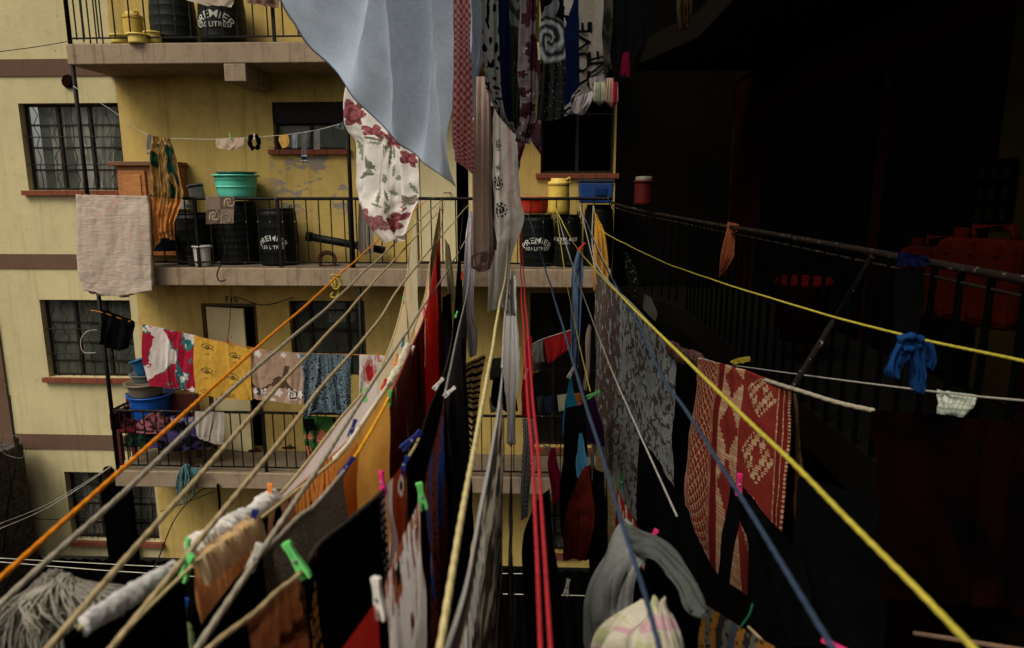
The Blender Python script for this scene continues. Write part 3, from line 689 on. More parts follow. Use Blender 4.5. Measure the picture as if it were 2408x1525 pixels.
wire([(225,830,8.98),(196,828,8.95),(190,800,8.95),(205,780,8.95),(228,776,8.98)],.004,WWH,'loop of white wire on the left post beside the black cloth','wire loop','wire')
o=MB().tube([at(40,1030,9.4),at(48,1130,9.3)],.02,6).build('cable_bundle',WBK); lab(o,'bundle of dark cables down the brown corner of the building','cable')
wire([(22,930,9.6),(30,1000,9.5),(38,1080,9.4),(20,1180,9.2),(8,1300,9)],.014,WBK,'thick dark cable running down the brown corner pilaster')
P=[at(32,1050,9.3)+Vector((.19*math.cos(q/20*2*PI),0,.19*math.sin(q/20*2*PI)+.02*math.sin(q))) for q in range(21)]
lab(MB().tube(P,.006,5).build('wire_coil',flat('grey_wire',96,90,82)),'coil of grey wire hooked on the corner of the building','wire coil')
# slippers
for px,py in ((600,1062),(680,1055)):
    e=empty('slipper',at(px,py,9.4),'dark slipper on the lowest balcony floor, %s'%('left one' if px==600 else 'right one'),'slipper')
    MB().lathe([(0,0),(.1,0),(.11,.012),(.09,.02),(0,.02)],n=16,sx=1,sy=.42).build('sole',flat('rubber',50,34,28),e); MB().tube([(.02,-.04,.02),(.0,0,.06),(.02,.04,.02)],.008,5).build('strap',BLK,e)
# lowest balcony clutter
pot(360,925,985,96,9.5,'deep blue bucket at the left of the lowest balcony',plast(20,80,170),'bucket','bucket',.8,.015)
pot(345,898,930,84,9.45,'dull beige basin stacked on the blue bucket',plast(120,108,88),'basin','basin',.75,.02)
pot(342,878,896,62,9.45,'grey enamel pan inside the beige basin',plast(110,112,110),'pan','pan',.8,.01)
e=pot(345,842,880,50,9.5,'tilted blue bucket on top of the stacked basins',plast(30,96,140),'bucket','bucket',.7,.01); e.rotation_euler=(0,math.radians(-16),0)
e=empty('bench',at(388,1085,9.4),'dark red wooden bench loaded with laundry on the lowest balcony','bench'); RW=wood('red_bench_wood',74,22,16)
MB().box(-.6,-.2,.5,.5,.2,.55).build('seat',RW,e,bev=.005); MB().box(-.6,.15,.62,.5,.19,1.0).build('backrest',RW,e,bev=.005)
for sx in (-.55,.45):
    for sy in (-.17,.15): MB().box(sx-.025,sy-.025,0,sx+.025,sy+.025,.5).build('leg',RW,e)
MB().box(-.63,-.22,.551,-.57,.2,.8).build('armrest',RW,e,bev=.005)
def heap(px,py,Y,w,h,mat,label,name='laundry_heap',cat='laundry',seed=1):
    c=at(px,py,Y); b=MB(); n=22
    for j in range(12):
        v=j/11*PI*.5
        for i in range(n):
            q=2*PI*i/n; d=Vector((math.cos(q)*math.cos(v)*w/2,math.sin(q)*math.cos(v)*w*.3,math.sin(v)*h))
            b.v.append(tuple(d*(1+.35*noise.noise(d*9+Vector((seed,0,0)))+.15*noise.noise(d*25)))); b.uv.append((i/n*w*3,j/11*h*2))
    for j in range(11):
        for i in range(n): b.f.append((j*n+i,j*n+(i+1)%n,(j+1)*n+(i+1)%n,(j+1)*n+i)); b.m.append(0)
    return lab(b.build(name,mat,smooth=True,loc=c),label,cat)
heap(318,1008,9.3,.5,.16,fab(120,30,40,.4,'blotch',(16,14,16),9),'heap of dark and red clothes on the bench','laundry_heap',seed=2)
heap(365,1012,9.2,.55,.22,fab(40,36,36,.4,'blotch',(170,90,96),12),'heap of black and pink clothes in front of the blue bucket',seed=4)
heap(335,1045,9.25,.5,.2,fab(18,20,18,.4,'blotch',(30,60,40),7),'dark heap under the bench slats',seed=7)
heap(430,1045,9.3,.9,.42,fab(14,14,18,.3,'blotch',(70,60,110),5),'large black bundle of washing behind the lowest railing',seed=9)
heap(345,960,9.55,.3,.25,fab(46,84,62,.3,'check',(30,50,40),30),'green checked cushion beside the blue bucket',name='cushion',cat='cushion',seed=5)
heap(425,492,9.5,.3,.14,fab(150,150,146),'grey crumpled sack on the left black drum',name='sack',cat='sack',seed=12)
heap(386,590,9.3,.4,.3,fab(14,14,14,.3,'blotch',(40,50,70),6),'dark clutter behind the rail under the gold shawl',seed=14)
# ---- right balcony things
def jerrycan(c,w,h,d,label,mat,rz=0):
    e=empty('jerrycan',c,label,'jerrycan','orange jerrycans behind the dark railing',rz)
    b=MB().box(-w/2,-d/2,0,w/2,d/2,h); o=b.build('body',mat,e,bev=.04)
    for k in (-.3,0,.3):
        MB().box(w*k-.012,-d/2-.008,h*.82,w*k+.012,-d/2+.002,h*.97).build('rib',mat,e,bev=.004); MB().box(w*k-.012,-d/2-.008,h*.05,w*k+.012,-d/2+.002,h*.2).build('rib',mat,e,bev=.004)
    MB().tube([(-w*.2,0,h-.01),(-w*.2,0,h+.05),(w*.25,0,h+.05),(w*.3,0,h-.01)],.018,8).build('handle',mat,e,smooth=True); MB().lathe([(.03,h-.01),(.03,h+.04),(0,h+.04)],cx=-w*.36,n=14).build('cap',mat,e)
    return e
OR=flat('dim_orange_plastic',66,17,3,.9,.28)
def onX(px,py,X): return atX(px,py,X)
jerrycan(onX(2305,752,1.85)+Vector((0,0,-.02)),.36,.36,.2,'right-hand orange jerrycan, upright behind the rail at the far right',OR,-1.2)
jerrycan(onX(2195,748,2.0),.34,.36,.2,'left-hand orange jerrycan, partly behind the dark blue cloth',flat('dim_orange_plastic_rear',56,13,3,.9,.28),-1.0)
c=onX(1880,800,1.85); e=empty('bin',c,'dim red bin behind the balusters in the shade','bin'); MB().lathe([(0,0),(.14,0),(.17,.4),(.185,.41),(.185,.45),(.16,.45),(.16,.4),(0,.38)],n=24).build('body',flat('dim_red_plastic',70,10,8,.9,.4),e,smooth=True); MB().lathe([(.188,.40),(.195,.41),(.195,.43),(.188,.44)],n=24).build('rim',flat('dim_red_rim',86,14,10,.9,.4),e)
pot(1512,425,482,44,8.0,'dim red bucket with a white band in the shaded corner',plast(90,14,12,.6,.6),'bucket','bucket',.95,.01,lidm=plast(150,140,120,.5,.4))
# ================================================================ PATTERNS
def fbm(x,y,s=0): return noise.noise(Vector((x,y,s)))+.5*noise.noise(Vector((x*2.1,y*2.1,s+9)))
def flowers(W,L,fl,leaves=(),bg=0,jit=.25):
    """fl: (u,v,r,petals,idxA,idxB)  leaves: (u,v,len,wid,angle,idx); u,v in 0..1"""
    def f(u,v):
        x,y=u*W,v*L; 
        for (cu,cv,r,n,a,b) in fl:
            dx,dy=x-cu*W,y-cv*L; d=math.hypot(dx,dy)
            if d>r*1.3: continue
            th=math.atan2(dy,dx); e=r*(.58+.42*abs(math.cos(n*th/2))+jit*.5*fbm(dx/r*1.7,dy/r*1.7,cu*9))
            if d<e:
                q=math.sin(d/r*13+th*1.0+3*fbm(dx/r*2,dy/r*2,3)); return b if q>.35 else a
        for (cu,cv,l,w,an,i) in leaves:
            dx,dy=x-cu*W,y-cv*L; c,s=math.cos(an),math.sin(an); p,q=dx*c+dy*s,-dx*s+dy*c
            if abs(p)<l and abs(q)<w*(1-(p/l)**2)*(1+.3*math.sin(p/l*14)): return i
        return bg
    return f
def rnd_flowers(n,r0,r1,ia,ib,pet=5,seed=1):
    R=random.Random(seed); return [(R.random(),R.random(),R.uniform(r0,r1),pet,ia,ib) for _ in range(n)]
def leopard(x,y,sc=1,th=.18): 
    n=noise.noise(Vector((x*38*sc,y*24*sc,4))); return n>th
def P3(p): return at(*p) if isinstance(p,tuple) else p
def shape(R,mat,label,name='cloth',cat='cloth',nu=24,nv=30,**k):
    RR=[smoothpts([P3(p) for p in r],6) for r in R]
    def samp(r,u):
        x=u*(len(r)-1); i=min(int(x),len(r)-2); return r[i].lerp(r[i+1],x-i)
    m=len(RR)
    def rows(u,v):
        c=[samp(r,u) for r in RR]
        if m==2: return c[0].lerp(c[1],v)
        x=v*(m-1); i=min(int(x),m-2); t=x-i
        p0=c[max(i-1,0)];p1=c[i];p2=c[i+1];p3=c[min(i+2,m-1)]
        return .5*((2*p1)+(p2-p0)*t+(2*p0-5*p1+4*p2-p3)*t*t+(3*p1-p0-3*p2+p3)*t**3)
    W=max(sum((rows((i+1)/8,v)-rows(i/8,v)).length for i in range(8)) for v in (0,.5,1))
    Ln=sum((rows(.5,(i+1)/8)-rows(.5,i/8)).length for i in range(8))
    o=cloth_grid(rows,name,mat,nu,nv,W,Ln,label=label,cat=cat,**k); o['_n']=0; del o['_n']
    return o
def surf(o,nu,nv,u,v,off=.006):
    x=min(max(u*nu,0),nu-1e-4); y=min(max(v*nv,0),nv-1e-4); i,j=int(x),int(y); V=o.data.vertices
    g=lambda a,b:V[b*(nu+1)+a].co
    p=g(i,j).lerp(g(i+1,j),x-i).lerp(g(i,j+1).lerp(g(i+1,j+1),x-i),y-j)
    n=(g(i+1,j)-g(i,j)).cross(g(i,j+1)-g(i,j)); n.normalize()
    if n.dot(-p)<0: n=-n
    return p+n*off
def edge_tube(o,nu,nv,r,mat,name='hem',side='b'):
    pts=[o.data.vertices[nv*(nu+1)+i].co.copy() for i in range(nu+1)] if side=='b' else [o.data.vertices[i].co.copy() for i in range(nu+1)]
    h=MB().tube(pts,r,6).build(name,mat,smooth=True); h.parent=o; return h
BK=fab(7,7,8,.3,trans=0); BK2=fab(12,11,11,.4,'blotch',(5,5,5),5,trans=0)
# ================================================================ UPPER WASHING (hung from a line above the view)
def vup(p,z): q=P3(p); return Vector((q.x,q.y,z))
hem=[(630,-45,1.95),(720,92,2.25),(830,225,2.75),(930,326,3.3),(1010,394,3.9),(1076,438,4.5)]
BLUE=fab(190,205,226,.06,trans=.6)
o=shape([[vup(p,2.3) for p in hem],[vup(p,(2.3+P3(p).z)/2) for p in hem],hem],BLUE,'huge pale blue bed sheet hanging across the top of the view with a diagonal hem','bed_sheet','bed sheet',nu=90,nv=90,folds=2.0,amp=.085,rough=.02,seed=3,topamp=2.6,hemfix=.9,edge=.004)
edge_tube(o,90,90,.0025,fab(150,168,200,trans=.5))
shape([[(1092,-320,4.7),(1137,-320,4.9)],[(1092,60,4.7),(1136,60,4.9)],[(1096,160,4.7),(1127,180,4.9)],[(1108,270,4.7),(1116,284,4.9)]],fab(165,186,212,.1,trans=.2),'pale blue cloth strip hanging right of the red gingham shirt',nu=14,folds=1.5,amp=.02,seed=5)
# gingham
shape([[(1062,-300,4.2),(1104,-300,4.2)],[(1066,0,4.2),(1106,0,4.2)],[(1066,140,4.2),(1108,140,4.2)],[(1064,300,4.2),(1113,300,4.2)],[(1070,378,4.2),(1114,412,4.2)]],fab(205,84,84,.12,'check',(236,176,170),42,trans=.4),'red and pink gingham shirt hanging beside the blue sheet','gingham_shirt','shirt',nu=24,nv=70,folds=2.2,amp=.035,seed=9)
# floral duvet cover
FW=[fab(222,214,204,.05),fab(160,84,88,.2),fab(116,54,60,.2),fab(136,144,122,.2),fab(108,112,90,.2),fab(164,122,126,.15)]
fl=[(q[0],q[1],q[2]*.62,*q[3:]) for q in [(.12,.17,.11,6,1,2),(.30,.10,.08,5,5,1),(.32,.28,.10,5,1,2),(.60,.30,.13,6,1,2),(.72,.86,.17,7,1,2),(.22,.84,.12,5,1,5),(.40,.86,.10,5,1,5),(.88,.40,.09,5,1,2),(.55,.16,.08,5,1,5),(.9,.70,.14,9,4,5),(.06,.03,.07,5,1,2),(.8,.2,.09,5,5,2),(.45,.55,.05,8,3,4)]]
R=random.Random(4); lv=[(R.uniform(.05,.95),R.uniform(.3,.75),R.uniform(.03,.07),R.uniform(.010,.018),R.uniform(0,3.1),R.choice((3,4,3))) for _ in range(26)]
shape([[(822,175,4.3),(872,180,4.2),(930,185,4.1),(985,190,4.0)],[(813,285,4.3),(880,285,4.15),(940,300,4.1),(990,320,4.0)],[(838,340,4.3),(890,345,4.1),(935,360,4.1),(977,380,4.0)],[(836,445,4.3),(885,440,4.1),(930,450,4.1),(982,455,4.0)],[(848,492,4.3),(880,500,4.1),(925,512,4.1),(978,480,4.0)],[(905,556,4.3),(918,562,4.1),(932,570,4.1),(950,548,4.0)]],
 FW,'white bed cover printed with red roses and green leaves below the blue sheet','floral_bed_cover','bed cover',nu=110,nv=170,folds=1.6,amp=.045,rough=.03,seed=21,pat=flowers(.45,1.05,fl,lv),edge=.004)
# right group
MT=[fab(150,146,138,.1),fab(12,12,12),fab(10,20,56,.2),fab(40,42,42,.2),fab(88,94,96,.2)]
def patA(u,v):
    x=u*.26; y=v*1.6; a=x-.05*math.sin(y*2)
    if a<.06: return 1 if leopard(x,y) else 0
    if a<.13: return 2 if v>.25 and v<.86 else (1 if leopard(x,y) else 0)
    if v>.93 or v<.42: return 4 if math.sin(math.hypot(a-.2,(y-.4)*.7)*90+4*fbm(a*14,y*9))>.1 else 3
    c=math.sin(a*160); return 1 if (c>.35 and noise.noise(Vector((a*60,y*70,1)))>-.05) else (4 if noise.noise(Vector((a*90,y*90,7)))>.55 else 3)
shape([[(1136,-520,3.9),(1228,-520,3.9)],[(1134,-100,3.9),(1228,-100,3.9)],[(1136,150,3.9),(1228,150,3.9)],[(1160,250,3.9),(1227,255,3.9)],[(1205,312,3.9),(1226,326,3.9)]],MT,'dark patterned sheet with royal blue and leopard border, left one of the pair','patterned_sheet','bed sheet',nu=90,nv=240,folds=2.5,amp=.03,seed=2,pat=patA)
PK=[fab(140,124,126,.12),fab(84,24,36,.2),fab(70,56,66,.2),fab(205,196,190,.1)]
shape([[(1226,-500,3.7),(1262,-500,3.7)],[(1224,-60,3.7),(1263,-60,3.7)],[(1218,150,3.7),(1262,150,3.7)],[(1222,260,3.7),(1260,262,3.7)],[(1212,334,3.7),(1244,340,3.7)]],PK,'pale pink rose patterned dress hanging between the dark patterned sheets','floral_dress','dress',nu=60,nv=200,folds=2,amp=.035,rough=.03,seed=4,pat=flowers(.12,1.8,rnd_flowers(30,.02,.06,1,2,5,3)+rnd_flowers(12,.02,.05,3,2,5,8)))
shape([[(1262,-400,3.75),(1269,-400,3.75)],[(1262,100,3.75),(1269,100,3.75)]],fab(190,170,70,.1),'narrow yellow strip of fabric beside the grey rose print',nu=4,nv=10,amp=.0,edge=0)
ML=[fab(160,156,150,.1),fab(12,12,12),fab(10,21,58,.2),fab(44,45,44,.2),fab(104,112,114,.15),fab(150,158,160,.1)]
def patC(u,v):
    x=u*.26; y=v*1.6
    if u>.55:
        t=.56+ (u-.55)*-.12
        if y<.95-.9*(u-.55)+.0 or v>.93-.10*(u-.55)*2: return 1 if leopard(x,y,1,.12) else 0
        return 2
    d=math.hypot(x-.06,(y-1.0)*.75)
    if d<.12: 
        q=math.sin(d*120+math.atan2(y-1.0,x-.06)*2+3*fbm(x*14,y*9)); return 5 if q>.5 else (4 if q>-.45 else 3)
    if y<1.1: return 1 if fbm(x*9,y*6)<.1 else 4
    c=math.sin(x*150); return 1 if (c>.2 and noise.noise(Vector((x*60,y*75,1)))>-.1) else (5 if noise.noise(Vector((x*90,y*90,7)))>.6 else 3)
shape([[(1268,-480,3.6),(1375,-480,3.5)],[(1268,-100,3.6),(1375,-100,3.5)],[(1270,120,3.6),(1376,120,3.5)],[(1262,285,3.6),(1320,280,3.55),(1372,232,3.5)]],ML,'dark sheet with a big grey rose beside a blue and leopard panel','patterned_sheet','bed sheet',nu=110,nv=260,folds=2.2,amp=.022,seed=6,pat=patC)
TP=fab(132,124,112,.12)
o=shape([[(1362,-400,3.3),(1444,-400,3.2)],[(1360,-80,3.3),(1442,-80,3.2)],[(1360,110,3.3),(1440,110,3.2)],[(1362,262,3.3),(1395,232,3.25),(1436,165,3.2)]],TP,'grey taupe cloth printed with large black capital letters LOVE turned sideways','lettered_cloth','cloth',nu=40,nv=120,folds=1.2,amp=.02,seed=8,edge=.004)
def uvmap(cu,cv,H,Wd):   # text turned 90 degrees, reading upward
    def f(x,y): return surf(o,40,120,cu+(-y)/Wd*-1*-1*-1,cv-x/H,.008) if False else surf(o,40,120,cu-y/Wd,cv-x/H,.008)
    return f
INKB=flat('black_print',12,12,12)
for t,cu,cv in (('LOVE',.44,.70),('LOVE',.92,.83)):
    lt=lettering(t,.165 if cu<.5 else .15,INKB,None,uvmap(cu,cv,1.32,.19),'lettering',bold=.004); lt.parent=o
shape([[(1425,-300,3.1),(1452,-300,3.0)],[(1424,0,3.1),(1450,0,3.0)],[(1420,140,3.1),(1440,150,3.0)],[(1418,185,3.1),(1432,160,3.0)]],fab(66,62,50,.3,'blotch',(24,24,18),8),'dark grey green cloth behind the lettered cloth',nu=12,folds=1.5,seed=3)
shape([[(1455,-150,2.9),(1512,-150,2.8)],[(1452,-20,2.9),(1507,-20,2.8)],[(1465,30,2.9),(1480,42,2.85),(1500,42,2.8)]],[fab(142,138,124,.15),fab(28,28,26)],'crumpled grey cloth with dark leaf marks at the top of the washing',nu=50,nv=60,folds=2,amp=.03,rough=.03,seed=7,pat=lambda u,v:1 if fbm(u*5,v*8,2)>.45 else 0)
shape([[(1440,-60,2.75),(1530,-60,2.7)],[(1440,45,2.75),(1528,45,2.7)],[(1438,120,2.75),(1520,110,2.7)],[(1440,190,2.75),(1470,188,2.7)]],BK,'black garment hanging beside the crumpled grey cloth',nu=20,folds=2.5,seed=5)
shape([[(1466,125,2.72),(1478,122,2.7)],[(1463,155,2.72),(1480,150,2.7)],[(1460,178,2.72),(1482,184,2.7)]],fab(96,8,36,.2),'small bright pink cloth in the shade',nu=8,nv=10,amp=.01,seed=2)
def yarn(px,y0,y1,w,Y,cols,label,seed):
    e=empty('yarn_tassel',at(px,y0,Y),label,'tassel','yarn tassels hanging on a line'); R=random.Random(seed); a=at(px,y0,Y); hh=(a-at(px,y1,Y)).length; ww=w*Y/FPX
    for ci,c in enumerate(cols):
        b=MB()
        for k in range(26):
            q=R.uniform(-1,1); d=R.uniform(-1,1)*.5; xx=q*ww/2
            b.tube([(xx*.85,d*ww*.4,0),(xx*1.0,d*ww*.6,-hh*.4),(xx*1.05,d*ww*.7,-hh*.8),(xx*.6,d*ww*.3,-hh*(1.02-.12*abs(q)))],.0035,4)
        b.build('strands',c,e,smooth=True)
yarn(1411,195,247,26,2.9,[fab(178,178,150),fab(140,150,110)],'cream and green yarn tassel, left of the red one',1)
yarn(1440,185,252,26,2.8,[fab(190,150,130),fab(175,30,50)],'red and cream yarn tassel below the black garment',2)
shape([[(1385,185,3.1),(1428,175,3.1)],[(1388,205,3.1),(1425,200,3.1)],[(1396,222,3.1),(1412,220,3.1)]],fab(150,140,138,.15,trans=.2),'thin pale grey cloth end above the cream tassel',nu=14,nv=16,amp=.02,seed=11)
shape([[(1352,230,3.2),(1395,215,3.2)],[(1345,252,3.2),(1384,250,3.2)],[(1352,268,3.2),(1372,270,3.2)]],fab(190,178,178,.15),'small crumpled white cloth at the lower corner of the patterned sheet',nu=18,nv=18,amp=.03,rough=.04,seed=12)
shape([[(1340,258,3.3),(1370,262,3.3)],[(1338,268,3.3),(1366,274,3.3)]],fab(110,100,140,.15),'scrap of lilac lace under the crumpled white cloth',nu=14,nv=8,amp=.015,seed=13)
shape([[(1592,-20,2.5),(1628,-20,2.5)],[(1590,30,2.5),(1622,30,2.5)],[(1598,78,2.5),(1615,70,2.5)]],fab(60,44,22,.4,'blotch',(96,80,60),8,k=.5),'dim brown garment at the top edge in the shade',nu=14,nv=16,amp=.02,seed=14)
# middle hanging group below
shape([[(1118,180,4.6),(1150,180,4.6)],[(1114,300,4.6),(1155,300,4.6)],[(1112,480,4.6),(1156,480,4.6)],[(1108,560,4.6),(1160,560,4.6)],[(1106,622,4.6),(1136,634,4.6),(1152,630,4.6)]],fab(200,168,150,.14),'long pale brown trouser leg hanging straight down in the centre','trousers','trousers',nu=30,nv=70,folds=1.5,amp=.03,seed=15,edge=.006)
shape([[(1146,250,4.63),(1160,250,4.65)],[(1146,450,4.63),(1162,450,4.65)],[(1150,600,4.63),(1166,590,4.65)]],fab(104,76,66,.2,'hstreak',(70,48,42),60),'narrow ruffled brown strip along the pale brown trouser leg',name='ruffled_cloth',nu=10,nv=90,folds=1,amp=.012,rough=.04,seed=16)
shape([[(1110,600,4.58),(1158,585,4.6)],[(1106,625,4.58),(1163,596,4.6)],[(1125,640,4.58),(1152,634,4.6)]],fab(120,80,74,.2,'blotch',(170,140,130),20),'frayed reddish underside of the brown trouser hem',name='frayed_hem',cat='cloth',nu=20,nv=10,amp=.01,seed=17)
PW=[fab(236,230,222,.06,trans=.55),fab(38,34,40),fab(226,192,192,.08,trans=.55),fab(150,110,130)]
fw=[(.32,.17,.035,8,1,0),(.3,.35,.06,9,1,0),(.36,.50,.075,9,1,0),(.08,.52,.04,7,1,0),(.05,.68,.04,7,1,0),(.3,.27,.03,7,1,0),(.75,.1,.03,7,3,0)]
def patW(u,v):
    b=flowers(.35,1.5,fw)(u,v)
    if b: return b
    return 2 if (.66<u<.8 and v<.5) else 0
shape([[(1155,235,4.9),(1205,235,4.9)],[(1150,360,4.9),(1218,365,4.9)],[(1150,455,4.9),(1222,455,4.9)],[(1150,540,4.9),(1232,520,4.9)],[(1150,600,4.9),(1205,600,4.9)],[(1146,735,4.9),(1180,725,4.9)]],PW,'long white and pink cloth with black scroll motifs, frayed at the bottom','printed_cloth','cloth',nu=90,nv=190,folds=1.6,amp=.03,seed=18,pat=patW)
shape([[(1196,285,5.0),(1245,290,5.0)],[(1198,335,5.0),(1222,340,5.0)],[(1196,400,5.0),(1222,390,5.0)],[(1196,435,5.0),(1206,438,5.0)]],[fab(190,178,182,.1),fab(112,52,96,.2),fab(150,40,56,.2),fab(60,44,60)],'crumpled white cloth with purple flowers beside the scroll print',nu=60,nv=80,folds=2,amp=.035,rough=.04,seed=19,pat=flowers(.15,.5,rnd_flowers(22,.015,.035,1,3,5,5)+rnd_flowers(7,.02,.03,2,1,5,6)))
shape([[(1240,270,4.4),(1270,285,4.4)],[(1245,320,4.4),(1274,330,4.4)],[(1268,360,4.4),(1278,376,4.4)]],[fab(96,70,78,.2),fab(150,90,116,.2),fab(190,180,180)],'maroon flowered cloth corner against the yellow wall',nu=40,nv=50,folds=1.5,amp=.02,seed=20,pat=flowers(.12,.35,rnd_flowers(20,.012,.03,1,0,5,7)+rnd_flowers(14,.008,.016,2,2,5,9)))
shape([[(1192,330,5.1),(1240,330,5.1)],[(1180,400,5.1),(1215,410,5.1)]],fab(120,30,44,.2,'blotch',(190,170,170),9),'red and white garment behind the scroll print',nu=14,nv=16,seed=22)
shape([[(1185,640,5.2),(1206,632,5.2)],[(1179,690,5.2),(1209,690,5.2)],[(1184,742,5.2),(1212,745,5.2)]],[fab(178,172,158,.1),fab(16,16,16)],'white cloth with bold black flowers tied under the scroll print',nu=40,nv=60,folds=1.5,amp=.02,seed=23,pat=flowers(.1,.35,rnd_flowers(12,.014,.024,1,0,5,2)))
shape([[(1174,728,5.0),(1184,733,5.0)],[(1178,745,5.0),(1190,755,5.0)]],fab(190,112,30),'tiny orange corner of cloth beside the flower print',nu=6,nv=6,amp=.004,seed=1,edge=0)
# towels on the middle balcony, behind
shape([[(843,480,9.12),(878,480,9.12)],[(842,560,9.12),(880,560,9.12)],[(848,604,9.12),(878,598,9.12)]],fab(148,138,126,.15),'pale grey towel drooping behind the rose cover on the middle balcony','towel','towel',nu=20,folds=3,amp=.03,seed=24)
# mattress / blanket
o=shape([[(184,459,8.86),(350,462,8.86)],[(184,520,8.84),(356,525,8.84)],[(188,640,8.84),(359,640,8.84)],[(200,684,8.84),(280,696,8.84),(361,682,8.84)]],[fab(176,158,142,.08)],'thick pale pink mattress pad draped over the left corner of the middle railing','mattress_pad','mattress',nu=60,nv=70,folds=.5,amp=.012,rough=.016,seed=25,edge=.01,thick=.07,pat=None)
mpm=NT('mattress_ticking'); uv=mpm.coord('UV'); c=hexc(178,160,145)
base=mpm.ramp(mpm.noise(uv,2.5,4),[(.3,mulc(c,.85)),(.7,mulc(c,1.08))]); base=mpm.mix(mpm.ramp(mpm.noise(mpm.coord('UV',(1,2.5,1)),5.5,3),[(.64,(0,0,0)),(.70,(.5,.5,.5))]),base,hexc(120,160,140)); base=mpm.mix(mpm.ramp(mpm.noise(mpm.coord('UV',(1.5,1,1)),3.3,3),[(.62,(0,0,0)),(.7,(.45,.45,.45))]),base,hexc(190,120,115))
mpm.bump(mpm.noise(mpm.coord('UV',(2,14,1)),2.2,3,.6,1.2),.6,.015); mpm.fin(base,.95,0,.1); o.data.materials.clear(); o.data.materials.append(mpm.m)
# gold shawl
SH=[fab(176,130,66,.3,'streak',(110,78,36),30),fab(205,130,60,.2),fab(24,60,44,.2),fab(200,190,160,.15)]
def patS(u,v):
    n=fbm(u*2+1,v*4,3)
    if .38<u<.62 and v<.6: return 0
    if v<.12: return 3 if n>.2 else 0
    if v<.55: return 2 if n>.05 else (0 if u<.8 else 3 if n<-.3 else 0)
    return 1 if n>-.35 else 0
shape([[(356,320,8.95),(398,324,8.95)],[(354,370,8.92),(412,370,8.92)],[(353,450,8.9),(430,455,8.9)],[(353,520,8.88),(412,520,8.88)],[(360,588,8.88),(385,560,8.88),(410,566,8.88)]],SH,'crinkled gold, orange and dark green shawl hanging from the line beside the mattress','shawl','shawl',nu=70,nv=110,folds=4,amp=.045,rough=.05,seed=26,pat=patS)
shape([[(348,316,9.0),(358,318,9.0)],[(345,340,9.0),(357,342,9.0)],[(346,362,9.0),(356,364,9.0)]],[fab(110,112,116),fab(200,200,200)],'grey sock with white stripes beside the gold shawl','sock','sock',nu=8,nv=24,folds=.5,amp=.01,seed=3,pat=lambda u,v:1 if .74<v<.78 or .82<v<.86 else 0)
CU=[fab(104,82,68,.12),fab(140,120,100,.12),fab(178,160,130,.1)]
def patCu(u,v):
    b=0 if ((u>.5)!=(v>.45)) else 1
    x,y=u*.32,v*.24
    for (cx,cy) in ((.09,.17),(.26,.05),(.24,.2)):
        dx,dy=x-cx,y-cy; d=math.hypot(dx,dy)
        if d<.06 and math.sin(d*150+math.atan2(dy,dx)*2+2*fbm(dx*30,dy*30))>.35: return 2 if b==0 else 0
    return b
shape([[(484,463,8.9),(552,463,8.9)],[(467,470,8.9),(551,474,8.88)],[(485,528,8.9),(550,526,8.88)]][::2],CU,'folded brown floor mat with cream scrolls hanging over the middle rail','floor_mat','mat',nu=70,nv=50,folds=.6,amp=.006,rough=.006,seed=1,thick=.012,pat=patCu,edge=.003)
# thin line with socks on the middle balcony
ml=Line([(172,203),(260,258),(352,320),(440,327),(520,328),(620,322),(700,314),(760,303),(818,286)],yn=9.1,yf=9.0)
ml.rope(.0055,flat('pale_twine',180,176,160),'thin pale washing line of small items in front of the small black window',extend=False,n=5,group=None)
def small(px,py,w,h,mat,label,name,cat,Y=9.03,taper=1.0,**k):
    k.setdefault('nu',12); k.setdefault('nv',14); k.setdefault('amp',.008); k.setdefault('edge',.004)
    return shape([[(px-w/2,py,Y),(px+w/2,py,Y)],[(px-w/2*taper,py+h,Y),(px+w/2*taper,py+h,Y)]],mat,label,name,cat,**k)
UB=fab(205,176,150,.1)
shape([[(508,326,9.03),(574,324,9.03)],[(510,346,9.03),(572,343,9.03)],[(530,352,9.03),(556,353,9.03)]],UB,'beige underwear pegged on the thin line','underwear','underwear',nu=24,nv=14,folds=2,amp=.012,seed=2,edge=.004)
P=[at(598,335,9.02)+Vector((.06*math.cos(q/16*2*PI),0,.085*math.sin(q/16*2*PI))) for q in range(17)]
b=MB(); b.tube(P,[.030*(1+.25*math.sin(k*2.4)) for k in range(17)],8); lab(b.build('hair_tie',BK,smooth=True),'black ruffled hair tie pegged on the thin line','hair tie')
shape([[(657,318,9.03),(676,316,9.03)],[(656,332,9.03),(680,330,9.03)],[(664,348,9.03),(678,342,9.03)]],fab(214,160,72,.1),'small yellow ochre cloth pegged on the thin line','small_cloth','cloth',nu=12,nv=14,folds=1.5,amp=.01,seed=4)
small(693,317,14,32,fab(128,140,144),'pale blue grey sock next to the yellow ochre cloth','sock','sock',seed=5,folds=1,taper=.8)
SG=[fab(104,100,98),fab(30,40,80),fab(200,200,205)]
small(716,312,13,72,SG,'long grey sock with navy and white bands at the toe','sock','sock',seed=6,folds=.7,nv=40,pat=lambda u,v:1 if .78<v<.9 else (2 if .74<v<.78 or .9<v<.92 else 0))
small(745,306,15,46,fab(112,108,104),'short dark grey sock, last before the knotted rag','sock','sock',seed=7,folds=1)
shape([[(808,284,9.0),(818,282,9.0)],[(788,300,9.0),(812,296,9.0)],[(796,304,9.0),(805,308,9.0)]],fab(120,126,134,.2,'check',(60,66,80),40),'knotted grey checked rag tied at the end of the thin line','rag','rag',nu=14,nv=10,folds=2,amp=.02,seed=8)
